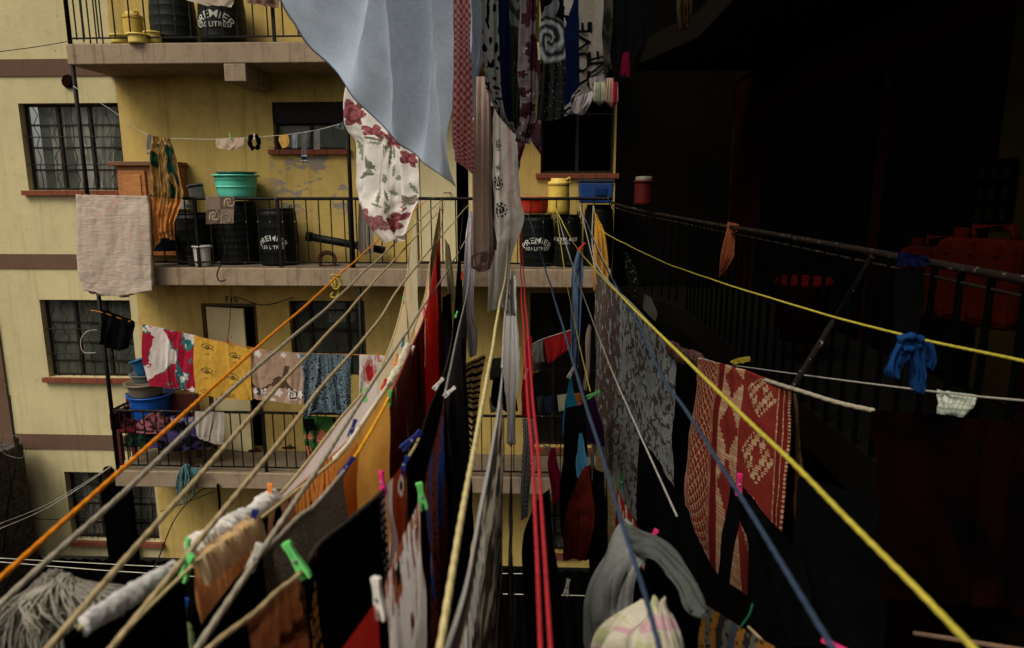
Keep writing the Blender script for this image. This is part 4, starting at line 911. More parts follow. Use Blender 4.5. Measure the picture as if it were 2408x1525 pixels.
# upper railing cloths
shape([[(432,-40,8.95),(552,-40,8.95)],[(430,-5,8.92),(550,-2,8.92)],[(470,10,8.9),(545,18,8.9)]],fab(176,158,138,.12),'pale frayed blanket edge hanging over the upper railing','blanket','blanket',nu=30,nv=16,folds=3,amp=.02,seed=9)
shape([[(580,-40,8.95),(660,-40,8.95)],[(582,8,8.93),(655,20,8.93)]],fab(134,104,92,.2,'blotch',(80,50,50),8),'faded pink cloth hanging over the upper railing beside the blanket',nu=24,nv=14,folds=3,amp=.02,seed=10)
# ---- washing on the lowest balcony, hung under the middle slab
ll=Line([(213,730),(240,735),(300,755),(350,765),(450,790),(540,808),(640,826),(740,832),(905,836)],yn=8.95,yf=8.9)
ll.rope(.007,flat('orange_twine',190,120,50),'orange washing line slung under the middle balcony with bright cloths on it',extend=False,n=5,group=None)
shape([[(238,726,8.9),(276,740,8.9),(316,755,8.9)],[(236,775,8.9),(275,780,8.9),(314,780,8.9)],[(238,812,8.9),(270,824,8.9),(306,818,8.9)]],BK2,'black garment bunched on the line beside the left iron post','garment','garment',nu=30,folds=3,amp=.05,seed=11)
TD=[fab(176,26,52,.15),fab(222,208,202,.06),fab(40,120,126,.2)]
def patT(u,v):
    n=fbm(u*2.2-v*1.2+3,v*2.2+u*1.5,1)+.16*noise.noise(Vector((u*22,v*24,3)))
    return 1 if n>.12 else (2 if n>-.02 and fbm(u*3,v*3,8)>-.2 else (2 if n<-.62 else 0))
shape([[(336,762,8.86),(462,790,8.86)],[(334,850,8.85),(462,862,8.85)],[(350,908,8.85),(405,914,8.85),(460,922,8.85)]],TD,'crimson, white and teal tie-dye cloth, leftmost of the bright cloths','tie_dye_cloth','cloth',nu=110,nv=120,folds=2.5,amp=.025,seed=12,pat=patT)
shape([[(352,840,8.93),(468,855,8.93)],[(358,905,8.93),(462,925,8.93)]],TD,'rear fold of the crimson tie-dye cloth hanging lower behind','tie_dye_cloth','cloth',nu=70,nv=50,folds=3,amp=.03,seed=13,pat=lambda u,v:patT(u+.4,v+.7))
YB_=[fab(222,164,50,.08),fab(70,62,40)]
eyes=[(.24,.18),(.72,.24),(.24,.56),(.68,.60),(.24,.92),(.60,.92)]
def patY(u,v):
    x,y=u*.72,v*.86
    for k,(cu,cv) in enumerate(eyes):
        dx,dy=(x-cu*.72)/.075,(y-cv*.86)/.06
        if abs(dx)<1.1 and abs(dy)<1.1:
            d=math.hypot(dx,dy)
            if abs(d-.30)<.09 or abs(abs(dy+.15)-.62*(1-dx*dx))<.10 or (dx>0 and abs(dy-dx*.8+.2)<.10) or d<.10: return 1
        if abs(dx)<.35 and abs(dy-1.55-.3*abs(dx))<.09: return 1
    return 0
shape([[(456,789,8.84),(590,822,8.84)],[(455,860,8.83),(590,880,8.83)],[(459,925,8.83),(520,937,8.83),(592,942,8.83)]],YB_,'golden yellow cloth printed with dark eye-like scrolls, second from the left','printed_cloth','cloth',nu=130,nv=130,folds=2.5,amp=.014,seed=14,pat=patY,edge=.006)
OF=[fab(182,146,122,.08),fab(226,214,210,.05),fab(96,66,50,.15),fab(90,30,30)]
of=[(.15,.12,.055,5,1,1),(.38,.06,.04,5,3,1),(.62,.10,.045,5,1,1),(.25,.82,.06,5,1,3),(.5,.78,.055,5,1,1),(.75,.80,.085,6,1,3),(.08,.80,.05,5,1,1),(.9,.78,.05,5,1,1),(.4,.95,.04,5,1,1),(.92,.1,.04,5,1,1),(.1,.03,.03,4,3,1)]
def patO(u,v):
    b=flowers(.72,.68,of)(u,v)
    if b: return b
    t=.62+.12*math.sin(u*9); return 2 if (t<v<t+.13 and fbm(u*4,v*6,5)>-.35) or (abs(u-.62+.3*(v-.5))<.05*(v>.3) and v<.7) else 0
shape([[(586,820,8.86),(715,831,8.86)],[(590,880,8.86),(717,892,8.86)],[(594,938,8.86),(655,946,8.86),(716,953,8.86)]],OF,'beige cloth with white orchids and brown shading, third from the left','orchid_cloth','cloth',nu=110,nv=100,folds=2,amp=.015,seed=15,pat=patO,edge=.005)
shape([[(705,831,8.84),(826,834,8.84)],[(712,880,8.83),(824,890,8.83)],[(716,960,8.82),(770,965,8.82),(824,968,8.82)],[(718,985,8.82),(760,955,8.82),(812,972,8.82)]],[fab(112,134,148,.15),fab(38,50,62,.2)],'grey blue paisley cloth with dark swirls, fourth from the left','paisley_cloth','cloth',nu=130,nv=130,folds=3.5,amp=.06,seed=16,pat=lambda u,v:1 if math.sin(noise.noise(Vector((u*7,v*8,2)))*26+noise.noise(Vector((u*20,v*22,5)))*5)>.25 else 0)
RW_=[fab(214,196,192,.06),fab(178,30,36,.15),fab(200,120,116,.1)]
def patR(u,v):
    d=math.hypot((u-.4)*.5,(v-.33)*.6)
    n=fbm(u*6,v*6,4)
    if d<.07+.04*n: return 1
    if d<.13+.05*n: return 2
    return 2 if (v>.75 and n>.1) or (v<.16 and u>.6 and n>0) else (1 if v>.93 and n>-.2 else 0)
shape([[(845,834,8.82),(905,837,8.82)],[(845,900,8.82),(905,905,8.82)],[(848,975,8.82),(905,985,8.82)]],RW_,'white cloth with red tie-dye bursts, rightmost of the bright cloths','tie_dye_cloth','cloth',nu=70,nv=90,folds=1.5,amp=.02,seed=17,pat=patR)
# green flowered cloth, towel on lower rail, mop rag
GF=[fab(44,96,44,.2),fab(190,60,64,.15),fab(216,140,100,.1),fab(24,58,28)]
shape([[(712,978,9.0),(820,982,9.0)],[(713,1025,9.0),(800,1030,9.0)],[(724,1070,9.0),(775,1078,9.0)]],GF,'green cloth with red and pink flowers hanging on the lowest rail','floral_cloth','cloth',nu=80,nv=80,folds=2,amp=.025,seed=18,pat=flowers(.62,.6,rnd_flowers(12,.04,.07,1,2,7,11)+rnd_flowers(16,.03,.05,3,3,5,12)))
shape([[(712,985,8.93),(738,985,8.93)],[(716,1015,8.93),(742,1012,8.93)]],BK,'small black cloth pinned on the green flowered cloth',nu=8,nv=8,seed=3)
shape([[(781,985,8.93),(808,990,8.93)],[(786,1014,8.93),(800,1022,8.93)]],BK,'black corner of cloth right of the green flowers',nu=8,nv=8,seed=5)
shape([[(459,967,8.97),(527,970,8.97)],[(462,1020,8.95),(526,1020,8.95)],[(474,1034,8.95),(500,1044,8.95),(525,1046,8.95)]],fab(178,164,152,.12),'pale grey towel folded over the lowest rail','towel','towel',nu=30,folds=2,amp=.02,seed=19)
shape([[(400,985,9.2),(458,980,9.2)],[(405,1005,9.2),(455,1000,9.2)]],fab(90,80,140,.2,'blotch',(190,184,180),5),'purple and white cloth behind the lowest rail left of the towel',nu=16,nv=8,seed=20)
def rag(px,y0,y1,w,Y,mat,label,n=40,seed=1,r=.008,name='string_mop',cat='mop',spread=1.0,n_pts=6,swing=0,depth=.15):
    R=random.Random(seed); a=at(px,y0,Y); hh=(a-at(px,y1,Y)).length; ww=w*Y/FPX; b=MB()
    for k in range(n):
        q=R.uniform(-1,1); d=R.uniform(-1,1)*depth; ln=hh*R.uniform(.55,1.0); pts=[]
        for i in range(n_pts):
            t=i/(n_pts-1); pts.append((a.x+q*ww/2*(.25+.75*min(1,t*2.2))*spread+swing*t*t+.03*ww*math.sin(t*7+k)+R.uniform(-1,1)*ww*.03,a.y+d*min(1,.2+t),a.z-ln*t+.12*ww*(1-t)*(abs(q))*-1))
        b.tube(smoothpts(pts,3),r,5)
    return lab(b.build(name,mat,smooth=True),label,cat)
rag(437,1092,1170,34,8.9,fab(84,128,134,.2),'teal string rag hanging over the lowest slab',40,3,.009,'string_rag','rag')
rag(432,1150,1194,12,8.9,fab(110,150,154,.2),'trailing ends of the teal string rag',8,4,.006,'string_rag','rag')
shape([[(448,1100,8.9),(480,1102,8.9)],[(446,1122,8.88),(476,1116,8.88)]],fab(70,112,116,.2),'teal cloth scrap on the edge of the lowest slab beside the string rag',nu=10,nv=8,seed=4)
# ================================================================ CLOTHESLINES
def ropemat(name,c,tw=True,k=1):
    s=NT(name); v=s.coord('Object'); n=s.noise(v,40,4,.7); cc=hexc(*c,k)
    s.bump(s.noise(v,260,3),.5,.002); return s.fin(s.ramp(n,[(.3,mulc(cc,.72)),(.7,mulc(cc,1.1))]),.9,0,.1)
RG=ropemat('grey_rope',(150,140,122)); RG2=ropemat('tan_rope',(164,144,108)); RO=ropemat('orange_rope',(216,128,24)); RY=ropemat('yellow_rope',(170,156,58)); RR_=ropemat('red_rope',(158,40,46)); RB=ropemat('slate_rope',(46,58,76)); RTW=ropemat('thin_grey_rope',(150,144,134)); RCR=ropemat('cream_rope',(186,170,120)); RBK=ropemat('black_rope',(50,46,38)); RYO=ropemat('amber_rope',(228,158,30)); RC2=ropemat('rust_cord',(150,60,50))
GR='clotheslines strung across the courtyard'
l1=Line([(1003,472),(905,552),(795,650),(496,916),(250,1136),(0,1362)]); l1.rope(.0055,RO,'bright orange rope, outermost line on the left',strand=3)
# knot
kn=MB(); R=random.Random(5)
kc=at(788,662,l1.p(l1.s_at(792,653)).y)
pts=[kc+Vector((R.uniform(-.022,.028),R.uniform(-.015,.015),R.uniform(-.035,.03))) for _ in range(16)]
kn.tube(smoothpts(pts,5),.004,6); pp=[kc+Vector((0,0,-.01)),kc+Vector((.015,0,-.045)),kc+Vector((.0,0,-.075)),kc+Vector((-.025,0,-.07)),kc+Vector((-.012,0,-.052))]; kn.tube(smoothpts(pp,5),.004,6)
ob=kn.build('rope_knot',RY,smooth=True); lab(ob,'tangled yellow knot tied on the orange rope','knot')
l2=Line([(1039,470),(859,638),(751,739),(496,960),(300,1150),(108,1324),(0,1425)]); l2.rope(.0062,RG,'thick grey twisted rope just below the orange rope',strand=3)
l3=Line([(1042,488),(895,646),(751,806),(608,960),(420,1175),(253,1364),(105,1535)]); l3.rope(.006,RG2,'tan twisted rope, third from the left at the bottom edge',strand=3)
l4=Line([(1105,478),(960,650),(870,780),(751,917),(703,980),(560,1160),(413,1340),(253,1535)]); l4.rope(.006,RG2,'tan grey twisted rope, fourth from the left at the bottom edge',strand=3)
l5=Line([(1111,538),(1050,640),(950,790),(823,982),(742,1110),(597,1325),(456,1535)],yf=8.0); l5.rope(.006,RG,'grey twisted rope, fifth from the left, crossing the white sheet',strand=3)
l7=Line([(1200,478),(1190,640),(1172,735),(1129,978),(1077,1262),(1033,1535)]); l7.rope(.0065,RCR,'thick cream rope running straight down the middle',strand=3)
r1=Line([(1222,480),(1221,541),(1232,800),(1252,1090),(1263,1300),(1273,1535)]); r1.rope(.004,RR_,'red rope, left one of the close red pair',strand=3)
r2=Line([(1224,480),(1225,541),(1242,800),(1266,1090),(1281,1300),(1297,1535)]); r2.rope(.004,RR_,'red rope, right one of the close red pair',strand=3)
b1=Line([(1234,482),(1300,690),(1383,970),(1420,1090),(1462,1230),(1518,1403),(1545,1500)]); b1.rope(.0048,RB,'slate blue rope that ends in the pastel cloth',strand=3)
g1=Line([(1305,480),(1345,620),(1430,850),(1485,978),(1540,1100),(1592,1215)],zn=-.95); g1.rope(.0045,RTW,'thin grey rope ending in mid air left of the red rug',strand=0,extend=False)
y1=Line([(1307,488),(1330,650),(1360,800),(1388,921)],zn=-.95,); y1.rope(.004,RY,'short thin yellow line ending at a green peg',extend=False)
y2=Line([(1302,482),(1363,592),(1485,721),(1618,851),(1744,973),(1870,1095),(1993,1222),(2150,1380),(2297,1535)],zn=-.45); y2.rope(.005,RY,'thick yellow rope running to the lower right corner over the red rug',strand=3)
b2=Line([(1370,500),(1420,620),(1500,760),(1558,890),(1618,973),(1715,1128),(1838,1327),(1965,1535)],zn=-.5); b2.rope(.005,RB,'slate blue rope crossing the red rug to the bottom edge',strand=3)
y3=Line([(1396,484),(1403,520),(1424,549),(1541,608),(1618,638),(1829,707),(2117,786),(2408,851),(2460,864)],yn=1.45); y3.rope(.0045,RY,'long sagging yellow line with a blue cloth tied on it at the right',extend=False,strand=3)
g2=Line([(1725,860),(1900,884),(2085,908),(2270,930),(2408,943),(2450,948)],yn=2.0,yf=4.2); g2.rope(.005,RTW,'thin grey line carrying the small white cloth at the right',extend=False)
g3=Line([(1395,484),(1402,620),(1500,730),(1594,829),(1645,844),(1862,914),(1960,944),(2056,966)],yn=2.5); 
g3.rope(.012,RG,'very thick frayed rope holding the red rug',strand=3,frm=(1560,790),extend=False); g3.rope(.008,RTW,'grey line the lace cloth hangs on',to=(1560,790),extend=False)
w=lab(MB().tube(curve3([(2150,1490,1.35),(2250,1505,1.25),(2420,1532,1.15)]),.005,8).build('clothesline',ropemat('brown_rope',(110,86,70)),smooth=True),'brown rope end at the bottom right corner','clothesline')
for i,(p,q) in enumerate((((1232,480),(1236,700)),((1303,482),(1330,700)),((1360,482),(1470,720)),((1364,484),(1402,640)))):
    if i in(0,1): continue
    ln=Line([p,((p[0]+q[0])/2-1,(p[1]+q[1])/2),q],yn=6); ln.rope(.006,RTW,('thin grey line crossing the drum lettering','')[0] if i==2 else 'short thin line down to the amber cloth',extend=False,n=5)
# ---------------- line A (outermost washing)
A=Line([(983,476),(976,497),(962,600),(952,685),(925,793),(880,890),(800,985),(720,1090),(645,1175),(540,1240),(456,1291),(413,1331),(300,1405),(181,1480),(120,1530)])
A.rope(.0045,RCR,'cream line under the white sheets on the left',to=(181,1480))
CS=fab(236,216,170,.06,'streak',(150,110,70),3.2,edge=(.66,.72),trans=.55)
hang(A,(977,497),(955,672),[1.6,1.6],CS,'narrow cream sheet with fine brown streaks, far end of its line','bed_sheet','bed sheet',folds=2,amp=.04,seed=31)
hang(A,(955,672),(884,884),[1.5,1.5],CS,'long cream sheet with woodgrain streaks beside the red cloth','bed_sheet','bed sheet',folds=3,amp=.04,seed=32)
o=hang(A,(886,880),(645,1175),[1.0,1.0],fab(244,228,222,.04,trans=.6),'pale pink white sheet pulled tight along the left line','bed_sheet','bed sheet',folds=3,amp=.015,seed=33)
edge_tube(o,len([v for v in o.data.vertices if 0]) or 0,0,.01,CS) if False else None
def roll(line,a,b,r,mat,label,name='rolled_cloth',cat='cloth',seed=1):
    seg,W=line.seg(a,b,150); R=[r*(1+.35*noise.noise(p*9+Vector((seed,0,0)))) for p in seg]; R[0]*=.3; R[1]*=.6; R[-1]*=.3; R[-2]*=.6
    m=MB(); m.tube(seg,R,28)
    for i in range(len(seg)):
        for k in range(28):
            v=Vector(m.v[i*28+k]); dr=v-seg[i]; q=2*PI*k/28
            f=1+.20*math.sin(3*q+i*.16+seed)*noise.noise(Vector((i*.09,q,seed)))*1.6+.16*noise.noise(v*30+Vector((seed,0,0)))+.04*noise.noise(v*100)
            f+=.14*(1-abs(math.sin(2*q+i*.11+2*noise.noise(v*20))))**3
            v=seg[i]+dr*f; v.z-=r*.25*max(0,-dr.z/max(r,1e-6))*(1+noise.noise(v*30)); m.v[i*28+k]=tuple(v)
            m.uv.append((k/28*r*6,i/150*W))
    o=m.build(name,mat,smooth=True); lab(o,label,cat); return o
WT=fab(222,216,208,.06)
roll(A,(640,1178),(520,1252),.018,WT,'white cotton garment bunched along the line behind the orange peg',seed=2); roll(A,(530,1246),(456,1291),.018,fab(228,218,204,.06),'white lace garment bunched behind the peach frill',seed=4)
roll(A,(415,1328),(190,1475),.013,fab(205,200,196,.08),'rolled white sleeve stretched along the line at the lower left',seed=3)
hang(A,(440,1308),(150,1500),[.7,.6],BK,'large black garment below the rolled white sleeve at the lower left','garment','garment',folds=3,amp=.03,seed=34)
# ---------------- line B
B=Line([(1036,476),(1020,560),(1008,640),(997,705),(966,793),(944,855),(908,915),(858,990),(808,1062),(740,1122),(690,1160),(583,1242),(500,1290),(449,1335),(380,1400),(300,1480),(250,1540)])
B.rope(.004,RCR,'pale line carrying the orange sheet and the peach frilled skirt')
hang(B,(1036,480),(1012,620),[1.4,1.4],fab(96,88,48,.3,'streak',(200,180,120),3,edge=(.6,.66)),'narrow olive and cream sheet edge at the far end beside the red cloth','bed_sheet','bed sheet',folds=1,amp=.02,seed=35)
hang(B,(1010,632),(966,793),[1.1,1.1],fab(232,168,112,.15,'streak',(240,220,176),3,edge=(.38,.5),trans=.6),'orange and cream streaked sheet beside the red cloth','bed_sheet','bed sheet',folds=2,amp=.03,seed=36)
hang(B,(964,797),(910,910),[.9,.9],[fab(236,204,164,.08,trans=.6),fab(170,60,44,.2),fab(120,80,56,.2)],'peach cloth with red and brown blotchy print and a bunched white top','printed_cloth','cloth',folds=2.5,amp=.03,seed=37,nu=70,nv=90,pat=lambda u,v:(1 if fbm(u*9,v*9,3)>.45 else 2) if fbm(u*5,v*3,1)>.5 else 0)
roll(B,(958,810),(915,900),.012,fab(242,234,204,.06,trans=.4),'cream cuffs bunched on the line with two orange pegs',seed=6)
OS=fab(226,160,62,.06,trans=.55)
o=hang(B,(912,903),(786,1082),[.95,.98],OS,'plain orange yellow sheet with a white hem glowing in the light','bed_sheet','bed sheet',folds=1.4,amp=.02,seed=38,nu=40,nv=40)
edge_tube(o,40,40,.0055,fab(244,232,208,.05,trans=.4),'hem','t')
B2=Line([(1037,476),(1000,690),(940,860),(870,975),(828,1028),(760,1093),(690,1156),(583,1246),(456,1340)])
TR=[fab(240,140,54,.08,trans=.5),fab(40,22,14)]
def patTree(u,v):
    x=u*1.0+.03*noise.noise(Vector((u*9,v*5,2))); s=math.sin(x*2*PI*17+1.5*noise.noise(Vector((u*5,v*3,7))))
    if s>.80: return 1
    for c in (.18,.45,.8):
        d=abs(u-c)
        if d<.05 and abs((v*1.1)%.35-.18-d*1.5)<.014: return 1
    return 0
hang(B2,(828,1028),(690,1156),[.36,.36],TR,'orange cloth with black tree-like lines behind the grey tweed','printed_cloth','cloth',folds=1.2,amp=.01,seed=39,nu=170,nv=60,pat=patTree,edge=.003)
hang(B2,(690,1157),(598,1236),[.34,.34],[fab(190,120,84,.1),fab(16,14,14)],'peach and black strap garment between the tree cloth and the frilled skirt','garment','garment',folds=2,amp=.015,seed=40,nu=60,nv=50,pat=lambda u,v:1 if fbm(u*6,v*5,6)>-.05 else 0)
PC=fab(240,160,92,.1,'streak',(214,126,66),4,edge=(.5,.62),trans=.5)
o=hang(B2,(585,1244),(452,1340),[.23,.23],PC,'peach orange skirt with a gathered frill along its waistband','skirt','skirt',folds=9,amp=.011,rough=.006,seed=41,nu=90,nv=30)
seg,W=B2.seg((588,1240),(450,1344),110); b=MB()
for r_,(dz,k) in enumerate(((.022,.006),(.004,.014),(-.020,.020))):
    for i,p in enumerate(seg): 
        q=p+Vector((.009*math.sin(i*1.15)*(1.3-r_*.3)+k,-.006,dz+.005*math.sin(i*2.1))); b.v.append(tuple(q)); b.uv.append((i*.01,r_*.02))
for r_ in range(2):
    for i in range(110): b.f.append((r_*111+i,r_*111+i+1,(r_+1)*111+i+1,(r_+1)*111+i)); b.m.append(0)
f=b.build('frill',fab(246,208,152,.08,trans=.4),smooth=True); f.parent=o
# ---------------- line C
C=Line([(1046,476),(1033,560),(1019,640),(1000,739),(967,819),(915,934),(848,1052),(820,1090),(805,1112),(740,1190),(705,1215),(660,1260),(618,1300),(540,1385),(430,1535)])
C.rope(.004,RC2,'rust coloured cord carrying the red cloth',to=(915,934)); C.rope(.0045,RYO,'amber rope in front of the orange sheet',frm=(915,934),to=(818,1093),extend=False,strand=3,group=GR); C.rope(.0055,RG,'grey rope along the top of the tweed cloth',frm=(818,1093),to=(618,1300),extend=False,strand=3)
RED=fab(200,30,26,.12,trans=.5)
hang(C,(1033,562),(1001,736),[1.9,1.7],RED,'plain red cloth hanging full length near the middle','red_cloth','cloth',folds=1.2,amp=.03,seed=42)
hang(C,(1000,740),(968,818),[1.3,1.3],fab(88,18,16,.3,'streak',(30,10,10),3),'dark maroon cloth below the magenta peg','cloth','cloth',folds=2,amp=.04,seed=43)
hang(C,(966,821),(917,930),[1.15,1.1],fab(84,34,26,.3,'streak',(190,160,120),2.2,edge=(.62,.66)),'dark rust skirt with pale lace seams right of the orange sheet','skirt','skirt',folds=3,amp=.03,seed=44)
TW=fab(84,74,62,.3,'blotch',(132,120,104),260,edge=(.45,.65))
hang(C,(806,1112),(616,1302),[.42,.5],TW,'grey brown tweed cloth with a frayed top edge','tweed_cloth','cloth',folds=2,amp=.012,seed=45)
hang(C,(640,1280),(470,1480),[.5,.5],BK,'black cloth behind the white peg at the lower left','garment','garment',folds=2,amp=.02,seed=46)
# ---------------- line D (black rope)
D=Line([(1092,478),(1075,640),(1062,800),(1040,890),(1010,960),(985,1033),(948,1095),(900,1155),(820,1225),(751,1280),(706,1348),(650,1392),(600,1440),(520,1500),(470,1545)])
D.rope(.005,RBK,'black speckled twisted rope across the black sheet',strand=3,frm=(900,1155),to=(706,1348),extend=False); D.rope(.0045,RCR,'short cream cord between the two navy pegs',frm=(985,1033),to=(948,1095),extend=False); D.rope(.005,RG2,'tan rope end at the bottom carrying the brown batik shirt',frm=(706,1348),strand=3); D.rope(.003,RBK,'thin dark cord at the far end above the black cardigan',to=(985,1033),extend=False)
hang(D,(1085,560),(1062,800),[1.6,1.4],BK,'tall black sheet hanging behind the lilac shirt','bed_sheet','bed sheet',folds=2,amp=.03,seed=47)
hang(D,(1046,875),(985,1030),[.42,.5],fab(34,36,36,.3),'charcoal cardigan with its sleeve pinned by a white peg','cardigan','cardigan',folds=2,amp=.03,seed=48,slant=.03)
hang(D,(1040,890),(950,1090),[1.3,1.2],BK,'long black garment under the charcoal cardigan','garment','garment',folds=2,amp=.02,seed=49)
FO=[fab(170,62,24,.12),fab(230,214,200,.05),fab(24,16,14),fab(196,96,50,.1)]
def patF(u,v):
    if u>.62: return 1
    d=math.hypot((u-.22)*.20,(v-.07)*.75)
    if d<.013: return 2
    if d<.03: return 1
    q=abs(math.sin(u*9+v*7+2*fbm(u*2,v*3))); return 3 if q<.07 and v>.15 else 0
hang(D,(946,1098),(905,1152),[.55,.55],FO,'rust orange printed top with a white eye shape and white edge','patterned_blouse','blouse',folds=1.3,amp=.02,seed=50,nu=60,nv=80,pat=patF)
hang(D,(903,1152),(712,1342),[.9,.9],BK,'large black sheet pinned under the black twisted rope','bed_sheet','bed sheet',folds=2,amp=.02,seed=51)
hang(D,(903,1150),(893,1163),[.5,.5],[fab(200,184,176),fab(12,12,12)],'strip of black net lace beside the pink peg','lace_cloth','cloth',folds=1,amp=.01,seed=52,nu=24,nv=90,pat=lambda u,v:0 if abs(math.sin(u*12))*abs(math.sin(v*90))>.55 else 1)
hang(D,(745,1290),(704,1350),[.28,.3],[fab(30,26,22),fab(190,130,50)],'black and gold netted strip beside the large green peg','net_cloth','cloth',folds=1,amp=.01,seed=53,nu=40,nv=50,pat=lambda u,v:1 if abs(math.sin(u*22+v*9))>.55 and abs(math.sin(v*38))>.5 else 0)
BT=[fab(176,104,54,.2,'hstreak',(70,36,18),5,edge=(.5,.6)),fab(226,160,92,.1)]
hang(D,(706,1349),(586,1452),[.26,.30],BT,'brown and peach batik shirt at the lower left','batik_shirt','shirt',folds=4,amp=.016,seed=54,nu=50,nv=40,pat=lambda u,v:1 if v<.035 else 0)
# ---------------- line E
E_=Line([(1107,480),(1104,650),(1075,790),(1046,930),(1036,985),(997,1147),(988,1178),(960,1240),(930,1310),(900,1395),(885,1420),(850,1470),(800,1540)])
E_.rope(.0035,RTW,'thin pale cord down to the white peg above the blue and rust scarf',to=(1046,930),extend=False)
SCF=[fab(120,52,40,.3,'dots',(30,24,30),70,edge=(.3,.5)),fab(34,66,140,.2)]
hang(E_,(1100,690),(1050,920),[1.1,1.0],fab(46,42,44,.3,'dots',(110,110,110),60,edge=(.1,.25)),'dark speckled scarf hanging along the central cord','scarf','scarf',folds=3,amp=.03,seed=55)
hang(E_,(1044,940),(998,1145),[1.1,.8],SCF,'rust speckled scarf with cobalt blue patches','scarf','scarf',folds=2.5,amp=.02,seed=56,nu=60,nv=60,pat=lambda u,v:1 if fbm(u*5,v*4,2)>.28 and v<.5 else 0)
TG=[fab(232,220,214,.05,trans=.5),fab(196,96,56,.2),fab(30,26,26)]
def patG(u,v):
    n=fbm(u*16,v*4.5,4)
    if v<.05: return 1 if n>-.1 else 0
    if v<.38 and n>.45-.38*(v<.16): return 2 if fbm(u*24,v*7,9)>.15 else 1
    if u<.22 and v>.55 and fbm(u*14,v*8,2)>.05: return 2 if fbm(u*20,v*14,5)>0 else 1
    return 0
hang(E_,(988,1180),(903,1392),[.52,.5],TG,'white shirt with orange and black tiger-stripe marks at the shoulder','printed_shirt','shirt',folds=1.0,amp=.008,seed=57,nu=110,nv=110,pat=patG)
hang(E_,(886,1418),(800,1540),[.4,.4],fab(200,34,26,.1),'bright red cloth corner at the bottom edge','red_cloth','cloth',folds=1,amp=.01,seed=58)
# ---------------- middle lines
shape([[(1104,498,8.6),(1111,498,8.6)],[(1095,560,8.4),(1115,560,8.4)],[(1090,640,8.2),(1116,640,8.2)],[(1086,740,8.0),(1114,740,8.0)],[(1096,790,8),(1124,780,8)],[(1104,842,8),(1120,836,8)]],fab(190,184,196,.08),'lilac white shirt with knotted cord hanging by its sleeve','shirt','shirt',nu=30,nv=70,folds=2.3,amp=.05,seed=60)
shape([[(1046,560,8.7),(1058,580,8.7)],[(1048,640,8.7),(1066,650,8.7)],[(1056,700,8.7),(1076,720,8.7)]],fab(150,140,104,.15),'olive cream garment edge right of the black sheet','garment','garment',nu=12,folds=1.5,seed=61)
TGR=fab(176,146,94,.1,'tiger',(14,12,10),4.5,edge=(.52,.6))
shape([[(1086,860,7.5),(1110,848,7.5),(1142,834,7.5)],[(1080,920,7.5),(1130,910,7.5)],[(1082,985,7.5),(1122,980,7.5)],[(1090,1060,7.5),(1112,1060,7.5)]],TGR,'tiger striped black and tan cloth behind the cream rope','tiger_cloth','cloth',nu=30,nv=40,folds=2,amp=.04,seed=62)
G_=Line([(1200,480),(1196,649),(1186,760),(1181,865),(1170,960),(1150,1080),(1128,1190),(1095,1371),(1045,1535)])
G_.rope(.0045,RTW,'pale rope above the long zebra print cloth',to=(1181,865),extend=False)
ZB=[fab(196,180,156,.15,'hstreak',(60,50,42),5,edge=(.44,.52),trans=.5),fab(70,60,52),fab(236,234,228,.04,trans=.5),fab(110,160,190,.1)]
def patZ(u,v):
    if v<.03-.016*u: return 2 if fbm(u*20,v*4,3)>-.55 else 3
    if .05<v<.10 and u>.62: 
        q=math.sin(u*180); 
        if q>.35: return 2
        if q>.1: return 3
    return 1 if math.sin(v*60+2*fbm(u*6,v*2,3))>.80 else 0
hang(G_,(1182,862),(1045,1535),[1.45,1.45],ZB,'long brown and black zebra rib cloth with a white edge in the lower centre','zebra_cloth','cloth',folds=.5,amp=.002,rough=.004,seed=63,nu=200,nv=140,pat=patZ,edge=.004)
shape([[(1196,640,7.2),(1212,650,7.2)],[(1186,760,7),(1217,760,7)],[(1183,870,6.5),(1223,870,6.5)],[(1190,950,6),(1214,945,6)],[(1196,1050,5.5),(1204,1040,5.5)]],fab(226,222,220,.06,trans=.5),'long translucent white cloth trailing beside the zebra print','white_cloth','cloth',nu=30,nv=70,folds=2.4,amp=.05,seed=64)
H_=Line([(1206,900),(1204,1000),(1200,1150),(1205,1300),(1216,1535)],yn=1.25,yf=5)
hang(H_,(1203,1010),(1216,1535),[.8,.5],[fab(176,166,150),fab(14,13,13)],'narrow black and cream striped cloth edge right of the zebra cloth','striped_cloth','cloth',folds=.5,amp=.004,seed=65,nu=160,nv=10,pat=lambda u,v:1 if math.sin(u*150+fbm(u*9,v))>-.1 else 0)
shape([[(1238,800,6.5),(1250,790,6.5)],[(1228,900,6.2),(1252,900,6.2)],[(1226,980,6),(1256,980,6)]],[fab(150,22,28,.2),fab(190,150,140)],'red cloth with small white flecks behind the red ropes','red_cloth','cloth',nu=40,nv=90,folds=1.2,amp=.02,seed=66,pat=lambda u,v:1 if fbm(u*14,v*20,2)>.62 else 0)
shape([[(1228,985,5),(1258,985,5)],[(1230,1060,4.8),(1256,1060,4.8)],[(1224,1150,4.6),(1246,1150,4.6)],[(1226,1225,4.5),(1238,1215,4.5)]],[fab(176,174,168,.1),fab(16,16,16),fab(90,130,150,.2)],'white cloth with black polka dots behind the red ropes','dotted_cloth','cloth',nu=50,nv=120,folds=1.5,amp=.03,seed=67,pat=lambda u,v:1 if math.hypot((u*6)%1-.5,(v*22+((int(u*6))%2)*.5)%1-.5)<.27 and u<.8 else (2 if u>.8 else 0))
